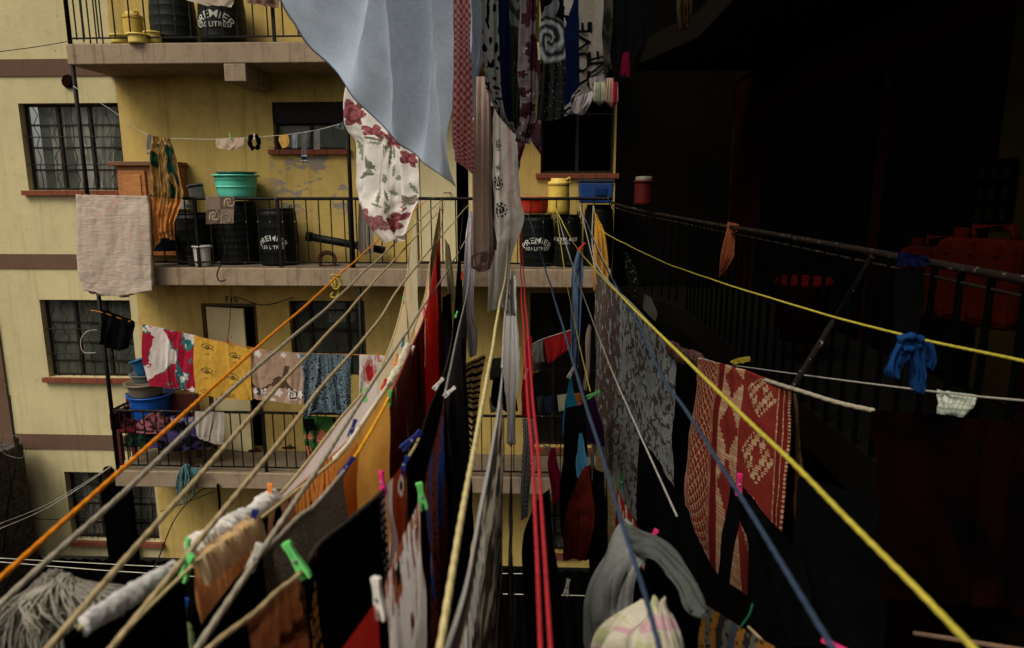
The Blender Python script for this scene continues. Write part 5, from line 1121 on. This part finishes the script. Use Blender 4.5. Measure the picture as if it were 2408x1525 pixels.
# ---------------- far right of the middle
shape([[(1360,582,8.4),(1368,582,8.4)],[(1345,640,8.2),(1371,640,8.2)],[(1342,740,8),(1368,745,8)],[(1343,860,7.8),(1362,868,7.8)]],fab(70,92,120,.2,'streak',(26,34,50),8,edge=(.45,.62)),'pair of faded blue jeans hanging lengthways behind the thin ropes','jeans','jeans',nu=24,nv=60,folds=2.2,amp=.045,seed=68)
AM=fab(206,142,42,.1)
shape([[(1399,505,8.5),(1402,502,8.5),(1405,512,8.5)],[(1396,570,8.4),(1410,560,8.4),(1424,560,8.4)],[(1395,640,8.4),(1410,640,8.4),(1430,660,8.4)],[(1395,684,8.4),(1404,680,8.4),(1412,672,8.4)]],AM,'amber orange cloth hanging from its corner at the far right of the rail','amber_cloth','cloth',nu=24,nv=50,folds=2.5,amp=.03,seed=69)
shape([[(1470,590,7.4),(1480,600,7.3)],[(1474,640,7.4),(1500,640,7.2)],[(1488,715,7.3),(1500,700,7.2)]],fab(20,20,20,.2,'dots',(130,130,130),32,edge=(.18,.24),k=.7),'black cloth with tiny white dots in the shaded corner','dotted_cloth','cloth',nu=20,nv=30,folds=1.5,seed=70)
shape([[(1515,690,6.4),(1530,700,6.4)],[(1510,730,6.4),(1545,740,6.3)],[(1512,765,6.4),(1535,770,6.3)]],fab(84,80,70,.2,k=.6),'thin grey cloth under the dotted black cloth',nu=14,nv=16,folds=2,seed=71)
LC=[fab(162,168,166,.12),fab(98,80,72,.2)]
def patL(u,v):
    m=fbm(u*7,v*5,2); w=math.sin(u*30+3*m)*math.cos(v*26+4*m)
    if u<.42: return 1 if fbm(u*52,v*20,7)>-.34 else 0
    q=abs(fbm(u*22,v*13,7)); return 1 if (q<.10 and m>-.5) or (fbm(u*44,v*26,3)>.28 and m>-.1) else 0
o=hang(g3,(1403,621),(1592,828),[2.1,1.7,1.35],LC,'large grey blue cloth with brown lace-like print hanging at the right','lace_print_cloth','cloth',folds=2.4,amp=.045,seed=72,nu=170,nv=150,pat=patL,edge=.01)
hang(g3,(1560,795),(1592,828),[1.0,1.0],BK,'black cloth edge behind the lace print cloth','garment','garment',folds=1,amp=.02,seed=73,slant=.12)
roll(g3,(1575,812),(1640,845),.035,fab(120,84,74,.3,'hstreak',(60,30,26),30),'brown frayed cloth rolled over the thick rope left of the red rug',seed=8)
CR=[fab(122,36,28,.1,trans=0),fab(172,138,100,.08,trans=0),fab(104,24,22,.1,trans=0),fab(146,56,42,.1,trans=0)]
def stepx(du,dv,hw,hh,st):   # stepped diamond
    k=int(abs(dv)/hh*st); return abs(dv)<hh and abs(du)<hw*(1-k/st)
def patRug(u,v):
    if u<.02: return 1 if math.sin(v*600)>0 else 0
    if u<.30:
        if u<.055 or .265<u: return 1 if (v*70)%1<.45 and (u*60)%1<.6 else 0
        a=math.sin(u*130)*math.sin(v*85); b=abs(math.sin(u*65+v*42))*abs(math.sin(u*65-v*42)); return 1 if (b<.12 or a>.75) else 0
    if u<.37: return 2
    if u<.645:
        if (v*130)%1<.22: base=3
        else: base=1
        for (cv,hh) in ((.13,.125),(.47,.14),(.80,.12)):
            if stepx(u-.515+.01*(cv-.4),v-cv,.125,hh,5) or (abs(u-.515)<.03 and abs(v-cv)<hh*1.15): return 0
        return base
    for (cv) in (.17,.55,.92):
        du,dv=u-.79,v-cv
        if stepx(du,dv,.10,.15,7) and (v*64)%1<.8 and (int((u-.645)/.016)+int(v*32))%3>0 and not (abs(du)<.02 and abs(dv)<.05): return 1
    if (abs(u-.905)<.005 or abs(u-.945)<.005) and (v*90)%1<.6: return 1
    if u>.985: return 1 if (v*160)%1<.5 else 0
    return 2 if u>.90 else 0
o=shape([[(1644,844,3.75),(1700,857,3.5),(1757,873,3.3),(1862,914,3.02)],[(1627,1010,3.75),(1682,1052,3.5),(1740,1090,3.3),(1850,1140,3.02)],[(1610,1195,3.75),(1678,1335,3.5),(1750,1396,3.3),(1822,1440,3.02)]],CR,'red woven rug with cream stepped motifs draped over the thick rope','woven_rug','rug',nu=230,nv=260,folds=.8,amp=.014,rough=.012,seed=74,thick=.012,pat=lambda u,v:patRug(u,v*1.28),edge=.006)
shape([[(1866,925,3.2),(1874,928,3.15)],[(1870,1100,3.2),(1884,1100,3.1)],[(1866,1200,3.2),(1892,1210,3.1)],[(1880,1290,3.15),(1902,1304,3.1)]],fab(104,66,36,.2,'hstreak',(150,110,60),60),'brown woven border strip hanging behind the red rug',nu=12,nv=90,folds=.6,amp=.015,seed=77)
shape([[(1722,1124,2.9),(1732,1140,2.88)],[(1702,1230,2.9),(1740,1226,2.85)],[(1690,1330,2.9),(1728,1300,2.85)],[(1676,1500,2.9),(1712,1500,2.8)]],BK,'narrow black trouser leg in front of the red rug','trousers','trousers',nu=20,nv=40,folds=1,amp=.02,seed=78)
shape([[(1742,1140,2.85),(1764,1166,2.78)],[(1744,1230,2.85),(1822,1240,2.6)],[(1757,1330,2.85),(1880,1330,2.5)],[(1762,1520,2.85),(1920,1520,2.4)]],BK,'black garment hanging from a pink peg over the near half of the red rug','garment','garment',nu=30,nv=40,folds=2,amp=.03,seed=79)
# right lower group
def sh(name,R_,m,l,cat='cloth',**k): k.setdefault('folds',2); k.setdefault('amp',.02); return shape(R_,m,l,name,cat,**k)
RGR=fab(106,104,100,.12); 
sh('towel',[[(1150,845,8.2),(1195,840,8.2)],[(1152,895,8.2),(1188,890,8.2)]],fab(56,60,54,.2),'dark green grey towel on the back line, left of the grey one','towel')
sh('towel',[[(1243,815,8.2),(1278,800,8.2)],[(1245,858,8.2),(1281,852,8.2)]],RGR,'grey towel on the back line left of the red cloth','towel')
sh('cloth',[[(1252,850,8.3),(1280,845,8.3)],[(1252,878,8.3),(1270,872,8.3)]],[fab(92,90,84,.1),fab(180,205,60)],'grey cloth end with a lime hem under the grey towel',nu=20,nv=20,pat=lambda u,v:1 if v>.88 else 0)
sh('red_cloth',[[(1279,798,8.2),(1340,778,8.2)],[(1285,845,8.2),(1338,818,8.2)],[(1290,856,8.2),(1296,852,8.2)]],fab(158,22,24,.12),'red cloth on the back line right of the grey towel',folds=2.5)
lab(MB().tube(curve3([(1140,848,8.22),(1190,836,8.22),(1243,814,8.22),(1279,797,8.22),(1345,776,8.22)]),.006,5).build('clothesline',RTW),'thin back line rising behind the red ropes','clothesline')
for i,(x0,x1,yt,yb,c,l) in enumerate(((1150,1180,935,972,(92,86,74),'drab beige cloth on the lowest far line'),(1262,1276,935,975,(60,70,80),'slate cloth left of the navy one on the far line'),(1278,1306,934,972,(40,50,72),'navy blue cloth on the far line'),(1310,1336,930,968,(196,190,164),'cream folded cloth on the far line'))):
    sh('hand_towel',[[(x0,yt,8.6),(x1,yt-4,8.6)],[(x0+4,yb,8.6),(x1-2,yb-6,8.6)]],fab(*c,.1),l,'towel',nu=14,nv=14)
sh('teal_cloth',[[(1341,884,5.0),(1345,880,5.0)],[(1330,940,4.8),(1352,935,4.7)],[(1324,1000,4.6),(1356,958,4.5)],[(1328,1028,4.5),(1344,1010,4.5)]],fab(22,106,134,.15),'teal cloth hanging by one corner from a white peg',nu=24)
sh('orange_cloth',[[(1350,925,6),(1372,925,6)],[(1352,975,6),(1368,972,6)]],fab(176,96,24,.2),'orange cloth behind the teal cloth')
sh('purple_cloth',[[(1388,922,5.6),(1394,925,5.5)],[(1382,985,5.4),(1412,990,5.0)],[(1380,1040,5.2),(1420,1050,4.8)]],fab(44,14,56,.2),'dark purple cloth under the green peg')
sh('blue_cloth',[[(1362,1020,4.0),(1368,1018,3.9)],[(1358,1070,3.9),(1376,1066,3.8)],[(1362,1125,3.8),(1382,1100,3.7)]],fab(60,130,170,.15),'small light blue cloth with a dark edge below the teal cloth')
sh('maroon_top',[[(1378,1098,3.4),(1386,1094,3.3)],[(1350,1150,3.3),(1396,1150,3.2)],[(1332,1230,3.2),(1398,1240,3.1)],[(1330,1318,3.2),(1380,1320,3.1)]],fab(96,24,14,.25,'blotch',(50,12,8),4),'dark rust top sagging in the shade right of the red ropes','top',nu=30,folds=2.5,amp=.04)
sh('magenta_cloth',[[(1294,1056,5),(1304,1054,5)],[(1288,1095,5),(1316,1105,5)],[(1296,1150,5),(1326,1145,5)],[(1300,1190,5),(1312,1185,5)]],fab(196,34,86,.15,trans=.5),'magenta strappy top behind the red ropes','top',amp=.04,folds=2.5)
sh('white_strap',[[(1276,1046,5.2),(1288,1050,5.2)],[(1290,1068,5.2),(1300,1066,5.2)]],fab(190,180,160,.1),'white sleeve just left of the magenta top')
sh('pink_trousers',[[(1384,762,7.2),(1390,768,7.2)],[(1376,800,7.2),(1390,800,7.2)],[(1376,860,7.2),(1388,870,7.2)],[(1368,916,7.2),(1380,918,7.2)]],fab(150,126,116,.12),'dusty pink trouser leg left of the lace print cloth','trousers')
ST=Line([(1395,960),(1404,1028),(1450,1150),(1520,1275),(1560,1330)],yn=1.9,yf=4.2)
hang(ST,(1404,1028),(1450,1148),[.62,.55],fab(176,148,92,.15,'hstreak',(120,94,50),30),'straw coloured woven mat on the right-hand near line','straw_mat','mat',folds=.8,amp=.01,seed=80)
hang(ST,(1451,1151),(1520,1272),[.5,.45],[fab(160,24,20,.1),fab(206,176,150,.1)],'red cloth with cream brush marks below the dark green peg','printed_cloth','cloth',folds=1.2,amp=.01,seed=81,nu=60,nv=50,pat=lambda u,v:1 if fbm(u*9,v*3,2)>.22 else 0)
for i,(R_,m,l) in enumerate((
 ([[(1258,1180,4.2),(1290,1150,4.2)],[(1232,1260,4.0),(1300,1270,4.0)],[(1228,1330,3.9),(1310,1330,3.9)],[(1240,1530,3.6),(1330,1530,3.6)]],BK,'black garment behind the lower part of the red ropes'),
 ([[(1330,960,4.4),(1378,950,4.3)],[(1322,1080,4.3),(1380,1080,4.2)],[(1318,1200,4.2),(1370,1200,4.1)],[(1330,1290,4.2),(1350,1290,4.2)]],BK2,'dark blouse hanging under the teal cloth'),
 ([[(1395,1100,3.3),(1440,1120,2.9)],[(1390,1250,3.2),(1450,1260,2.8)],[(1400,1390,3.1),(1440,1400,2.8)]],BK,'black cloth between the rust top and the straw mat'),
 ([[(1040,700,8.6),(1060,690,8.6)],[(1038,820,8.6),(1066,820,8.6)],[(1040,1000,8.4),(1066,1000,8.4)]],BK,'narrow black cloth right of the full length red cloth'),
 ([[(1160,890,8.1),(1210,880,8.1)],[(1156,950,8.1),(1216,950,8.1)],[(1190,966,8.1),(1218,968,8.1)]],BK,'black shorts under the dark towel on the back line'),
 ([[(1060,1000,4.2),(1088,990,4.6)],[(1050,1150,4.1),(1080,1150,4.5)],[(1044,1300,4.0),(1072,1250,4.4)]],BK2,'black shawl right of the blue and rust scarf'),
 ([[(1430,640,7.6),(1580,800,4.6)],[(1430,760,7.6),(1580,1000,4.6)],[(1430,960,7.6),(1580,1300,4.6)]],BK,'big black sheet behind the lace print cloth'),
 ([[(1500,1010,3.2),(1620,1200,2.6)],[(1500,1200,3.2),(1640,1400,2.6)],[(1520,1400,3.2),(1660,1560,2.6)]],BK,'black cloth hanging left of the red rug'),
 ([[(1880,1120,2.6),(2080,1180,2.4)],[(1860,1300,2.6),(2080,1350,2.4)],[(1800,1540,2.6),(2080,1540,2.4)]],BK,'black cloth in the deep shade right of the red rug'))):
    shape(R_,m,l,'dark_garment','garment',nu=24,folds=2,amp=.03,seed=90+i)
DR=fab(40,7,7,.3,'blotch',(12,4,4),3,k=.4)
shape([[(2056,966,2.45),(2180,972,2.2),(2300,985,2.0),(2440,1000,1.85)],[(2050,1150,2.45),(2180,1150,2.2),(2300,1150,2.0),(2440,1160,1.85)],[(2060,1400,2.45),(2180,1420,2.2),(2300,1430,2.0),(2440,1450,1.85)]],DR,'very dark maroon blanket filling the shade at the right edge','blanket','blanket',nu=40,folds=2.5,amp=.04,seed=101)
shape([[(2210,922,2.45),(2298,928,2.3)],[(2204,955,2.4),(2285,958,2.28)],[(2206,976,2.38),(2265,986,2.3)]],[fab(176,178,160,.12),fab(130,140,124,.12)],'small crumpled white checked cloth on the thin grey line at the right','small_cloth','cloth',nu=40,nv=24,folds=2.5,amp=.02,rough=.03,seed=102,pat=lambda u,v:1 if (u*9)%1<.25 or (v*5)%1<.25 else 0)
# blue tied cloth
BL=fab(18,60,120,.25); Yb=y3.p(y3.s_at(2140,792)).y
e=empty('tied_cloth',at(2140,790,Yb),'bright blue cloth knotted on the long yellow line','cloth')
def cpart(R_,nm,seed,**k):
    o=shape(R_,BL,None,nm,None,nu=24,nv=30,folds=3,amp=.03,rough=.03,seed=seed,edge=.006,topamp=.8)
    for q in ('category',): 
        if q in o: del o[q]
    relp(o,e); return o
cpart([[(2118,786,Yb-.02),(2150,786,Yb-.02)],[(2096,820,Yb-.03),(2130,826,Yb-.02)],[(2080,865,Yb-.03),(2116,868,Yb-.02)],[(2084,884,Yb-.03),(2110,888,Yb-.02)]],'left_tail',3)
cpart([[(2140,790,Yb-.03),(2176,800,Yb-.03)],[(2138,840,Yb-.03),(2172,845,Yb-.03)],[(2146,880,Yb-.03),(2172,885,Yb-.03)],[(2154,922,Yb-.03),(2164,924,Yb-.03)]],'middle_tail',5)
cpart([[(2165,794,Yb),(2190,806,Yb)],[(2178,830,Yb),(2194,845,Yb)],[(2170,860,Yb),(2182,868,Yb)]],'right_tail',7)
b=MB(); c=at(2138,800,Yb-.04); P=smoothpts([c+Vector((-.03,0,.0)),c+Vector((0,-.008,.012)),c+Vector((.032,0,0)),c+Vector((.022,.006,-.022)),c+Vector((-.014,-.008,-.024))],6)
b.tube(P,[.009*(1+.35*math.sin(i*1.3)) for i in range(len(P))],10); o=b.build('knot',BL,smooth=True); relp(o,e)
# yellow clip like scrap, rust cloth, navy cloth on the dark rail
shape([[(1716,850,4.3),(1735,842,4.3),(1762,838,4.3)],[(1722,858,4.3),(1745,855,4.3),(1764,852,4.3)]],fab(200,172,50,.1),'scrap of yellow cloth on the edge of the dark slab','yellow_scrap','cloth',nu=16,nv=8,amp=.01,seed=3)
shape([[(1712,522,5.6),(1738,528,5.5)],[(1704,560,5.6),(1732,560,5.5)],[(1698,600,5.6),(1728,605,5.5)],[(1690,652,5.6),(1700,640,5.6)]],fab(150,74,40,.2,k=.8),'rust orange cloth draped on the dark right-hand rail','rust_cloth','cloth',nu=24,nv=40,folds=3,amp=.03,seed=104)
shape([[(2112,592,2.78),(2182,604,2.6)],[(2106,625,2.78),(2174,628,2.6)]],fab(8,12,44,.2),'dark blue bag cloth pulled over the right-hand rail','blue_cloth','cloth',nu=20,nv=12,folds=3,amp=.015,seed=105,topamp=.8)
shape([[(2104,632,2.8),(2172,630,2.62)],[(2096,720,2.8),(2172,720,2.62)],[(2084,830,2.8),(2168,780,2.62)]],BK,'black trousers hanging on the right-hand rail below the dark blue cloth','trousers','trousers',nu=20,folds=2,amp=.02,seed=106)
# ---------------- foreground right
HG=fab(128,130,126,.12)
sh('hoodie',[[(1462,1228,1.62),(1478,1226,1.6)],[(1424,1290,1.6),(1470,1300,1.54),(1522,1286,1.48)],[(1393,1380,1.58),(1430,1365,1.52),(1468,1352,1.48)],[(1380,1470,1.58),(1415,1460,1.52),(1446,1452,1.5)],[(1388,1560,1.58),(1420,1560,1.52),(1450,1560,1.5)]],HG,'thick grey hooded jumper slung over the blue rope, left fold','hooded jumper',nu=60,nv=90,folds=.8,amp=.022,rough=.03,thick=.01)
sh('hoodie_fold',[[(1482,1262,1.52),(1512,1288,1.46)],[(1466,1330,1.5),(1494,1338,1.46)],[(1452,1410,1.5),(1478,1410,1.47)],[(1450,1500,1.5),(1470,1500,1.48)]],fab(150,152,146,.12),'paler inner fold of the grey hooded jumper','hooded jumper',nu=24,nv=60,folds=1,amp=.02,rough=.02,thick=.006)
sh('hoodie_sleeve',[[(1474,1236,1.55),(1500,1296,1.5)],[(1530,1262,1.5),(1545,1325,1.4)],[(1590,1312,1.45),(1590,1375,1.35)],[(1636,1380,1.38),(1618,1425,1.3)],[(1656,1446,1.32),(1644,1458,1.28)]],fab(84,88,82,.16),'grey jumper sleeve arching to the right of the blue rope','sleeve',nu=30,nv=70,folds=.6,amp=.014,rough=.03,thick=.01)
sh('dark_lining',[[(1450,1300,1.62),(1500,1310,1.56)],[(1436,1400,1.62),(1540,1400,1.5)],[(1424,1560,1.62),(1600,1560,1.5)]],BK,'black garment under the grey jumper','garment')
sh('pastel_cloth',[[(1508,1408,1.12),(1530,1404,1.1),(1560,1425,1.08)],[(1450,1450,1.12),(1515,1445,1.06),(1572,1450,1.05)],[(1405,1500,1.12),(1500,1495,1.04),(1600,1480,1.03)],[(1390,1560,1.12),(1490,1560,1.03),(1612,1560,1.03)]],[fab(206,196,172,.06),fab(206,160,164,.08),fab(190,190,140,.08)],'crumpled pastel yellow and pink cloth tied at the end of the blue rope',nu=90,nv=90,folds=2.2,amp=.02,rough=.04,pat=lambda u,v:1 if fbm(u*3,v*3,1)>.22 else (2 if fbm(u*4,v*4,6)>.25 else 0))
KN=[fab(150,96,30,.2,'dots',(60,46,24),60,edge=(.25,.4)),fab(96,92,84,.2,'dots',(30,28,26),60,edge=(.25,.4)),fab(44,40,38,.2,'dots',(120,100,60),50,edge=(.1,.25)),fab(60,70,84,.2)]
kl=Line([(1648,1420),(1700,1452),(1760,1490),(1840,1535)],yn=1.25,yf=1.5)
hang(kl,(1650,1421),(1838,1533),[.3,.3],KN,'gold, grey and black knitted stripes cloth at the bottom edge','knitted_cloth','cloth',folds=1,amp=.008,seed=108,nu=60,nv=30,pat=lambda u,v:(0,1,0,2,1,3,0,2,1,0,0,2)[min(11,int((u+.04*math.sin(v*8))*12))])
sh('grey_bundle',[[(1525,1255,1.9),(1540,1262,1.85)],[(1520,1285,1.88),(1560,1290,1.8)]],fab(170,165,168,.1),'white lace scrap under the magenta peg')
lab(MB().tube(curve3([(1770,1420,1.6),(1762,1445,1.58),(1745,1470,1.56),(1738,1482,1.55)]),.003,6).build('green_string',fab(20,90,60)),'green string dangling near the bottom','string')
lab(MB().tube(curve3([(1760,1475,1.5),(1785,1500,1.42),(1812,1530,1.36)]),.004,6).build('clothesline',RG2,smooth=True),'short tan rope piece beside the knitted cloth','clothesline')
# ---------------- foreground left: mop and green cloth
rag(120,1345,1600,300,1.02,fab(140,132,118,.2),'shaggy grey string mop head blurred at the lower left',520,11,.0015,n_pts=7,swing=.0,depth=.06)
rag(150,1352,1470,260,1.0,fab(166,158,142,.15),'upper strands of the grey mop falling to the right',300,12,.0016,n_pts=6,swing=.03,depth=.04)
sh('green_cloth',[[(398,1468,1.0),(428,1462,.98),(450,1475,.97)],[(365,1498,1.0),(420,1490,.98),(452,1500,.97)],[(330,1530,1.0),(400,1530,.98),(455,1540,.97)],[(300,1580,1.0),(400,1580,.98),(455,1580,.97)]],fab(134,160,104,.1),'pale green cloth held by a blue peg at the bottom edge',nu=30,amp=.01,rough=.012)
sh('black_cloth',[[(470,1425,1.15),(600,1345,1.3)],[(380,1520,1.1),(610,1450,1.3)],[(300,1600,1.05),(610,1600,1.3)]],BK,'black cloth behind the green cloth at the lower left','garment',seed=3)
sh('black_cloth',[[(180,1500,1.15),(400,1400,1.4)],[(150,1560,1.15),(420,1560,1.4)]],BK,'black cloth under the rolled white sleeve at the bottom edge','garment',seed=4)
# ================================================================ PEGS
LIME=(104,200,108); NAVY=(24,40,104); WHT=(206,200,190); PINK=(214,50,116); ORG=(240,140,62); REDP=(200,40,30); TEAL=(30,110,130); BLU=(24,70,150); DG=(20,70,40)
def po(line,px,py,ang,c,l,L=.08,dy=0):
    L*=.87; return peg(px,py,line.p(line.s_at(px,py+dy)).y-.015,ang,c,l,L)
po(A,635,1165,4,ORG,'orange peg standing on the white bunched garment',.055); po(B2,592,1232,18,NAVY,'navy peg at the right end of the peach skirt',.06)
po(A,442,1292,8,LIME,'lime green peg behind the peach skirt corner',.045); po(B2,440,1336,28,LIME,'lime green peg gripping the left end of the peach skirt',.062)
po(C,598,1312,22,WHT,'white peg lying against the grey rope beside the black cloth',.055); po(D,697,1318,-28,LIME,'large lime green peg open on the black rope',.075)
peg(165,1503,1.0,20,LIME,'lime green peg at the bottom left edge',.05); peg(430,1445,.98,12,BLU,'blue peg on the pale green cloth',.055)
po(B2,829,1008,20,NAVY,'navy peg on the upper end of the tree print cloth',.055); po(C,815,1098,38,NAVY,'navy peg where the tweed begins',.055)
po(D,899,1135,-6,PINK,'pink peg on the end of the black rope',.055); po(E_,991,1168,-8,LIME,'lime green peg at the top of the tiger-mark shirt',.06)
po(E_,890,1408,-6,WHT,'tall white peg between the red cloth and the tiger-mark shirt',.072); po(D,967,1036,50,NAVY,'navy peg lying along the cream cord, upper one',.07); po(D,951,1094,20,NAVY,'navy peg above the rust orange top',.05)
po(E_,1057,922,48,WHT,'white peg on the central cord above the rust scarf',.045); po(D,1031,903,40,WHT,'white peg on the shoulder of the charcoal cardigan',.05)
po(C,915,937,10,LIME,'lime green peg at the end of the amber rope',.05); po(B,858,930,0,LIME,'lime green peg on the pale pink sheet',.045); po(A,948,708,0,LIME,'lime green peg on the cream streaked sheet',.04)
po(C,998,733,6,PINK,'magenta peg on the red cloth',.04); po(C,969,825,22,WHT,'white peg on the dark rust skirt',.04); po(B,948,806,10,TEAL,'teal peg on the cream cuffs',.045); po(B,931,847,15,ORG,'orange peg on the cream cuffs, upper one',.045); po(B,903,905,25,REDP,'orange red peg on the cream cuffs, lower one',.045)
po(E_,1073,740,22,LIME,'green peg near the lilac shirt',.03); po(E_,1087,648,4,REDP,'red peg on the lilac shirt',.045)
peg(1367,581,8.2,38,REDP,'red peg on the jeans',.13); peg(1343,876,4.9,28,WHT,'white peg on the teal cloth',.10); peg(1395,928,4.8,58,LIME,'green peg lying across the end of the short yellow line',.11); peg(1359,961,4.4,18,PINK,'magenta peg on the lower corner of the teal cloth',.08)
peg(1532,1266,1.75,26,PINK,'magenta peg on the white lace scrap beside the grey jumper',.062); peg(1462,1134,2.5,-4,DG,'dark green peg on the red brush-mark cloth',.06); peg(1334,1382,4.6,8,WHT,'white peg hanging alone on a wire over the dark roof',.14)
peg(1642,1398,1.5,-16,BLU,'blue peg at the corner of the knitted cloth',.055); peg(1970,1524,1.0,-70,PINK,'pink peg tip at the bottom edge near the slate rope',.05); peg(1612,1222,2.9,40,TEAL,'dark teal peg beside the lower corner of the rug',.07); peg(1738,1140,2.75,0,PINK,'dull pink peg on the black trousers in front of the rug',.10)
peg(541,322,9.0,0,LIME,'tiny green peg holding the beige underwear',.08); peg(598,322,8.98,6,WHT,'tiny white peg holding the black hair tie',.08); peg(424,782,8.82,12,REDP,'red peg on the crimson tie-dye cloth',.08); peg(536,802,8.8,0,REDP,'red peg on the golden yellow cloth',.08); peg(1237,770+110,6,12,WHT,'white peg above the red flecked cloth',.10)
# ================================================================ LIGHT
w=bpy.data.worlds.new('World'); S.world=w; w.use_nodes=True; nt=w.node_tree; bg=nt.nodes['Background']
sky=nt.nodes.new('ShaderNodeTexSky'); sky.sky_type='NISHITA'; sky.sun_disc=False; EL,AZ=math.radians(52),math.radians(222)
sky.sun_elevation=EL; sky.sun_rotation=AZ; sky.air_density=1.0; sky.dust_density=4.0; sky.ozone_density=1.0
hs=nt.nodes.new('ShaderNodeHueSaturation'); hs.inputs['Saturation'].default_value=.35; tn=nt.nodes.new('ShaderNodeMix'); tn.data_type='RGBA'; tn.blend_type='MULTIPLY'; tn.inputs[0].default_value=1; tn.inputs[7].default_value=(1.04,1.0,.90,1)
nt.links.new(sky.outputs[0],hs.inputs['Color']); nt.links.new(hs.outputs[0],tn.inputs[6]); nt.links.new(tn.outputs[2],bg.inputs[0]); bg.inputs[1].default_value=.125
sd=bpy.data.lights.new('sun','SUN'); sd.energy=2.35; sd.angle=math.radians(35); sd.color=(1,.94,.82); sun=bpy.data.objects.new('sun',sd); COL.objects.link(sun)
dv=Vector((math.sin(AZ)*math.cos(EL),math.cos(AZ)*math.cos(EL),math.sin(EL))); sun.rotation_euler=dv.to_track_quat('Z','Y').to_euler()
S.view_settings.view_transform='Standard'; S.view_settings.look='None'; S.view_settings.exposure=0
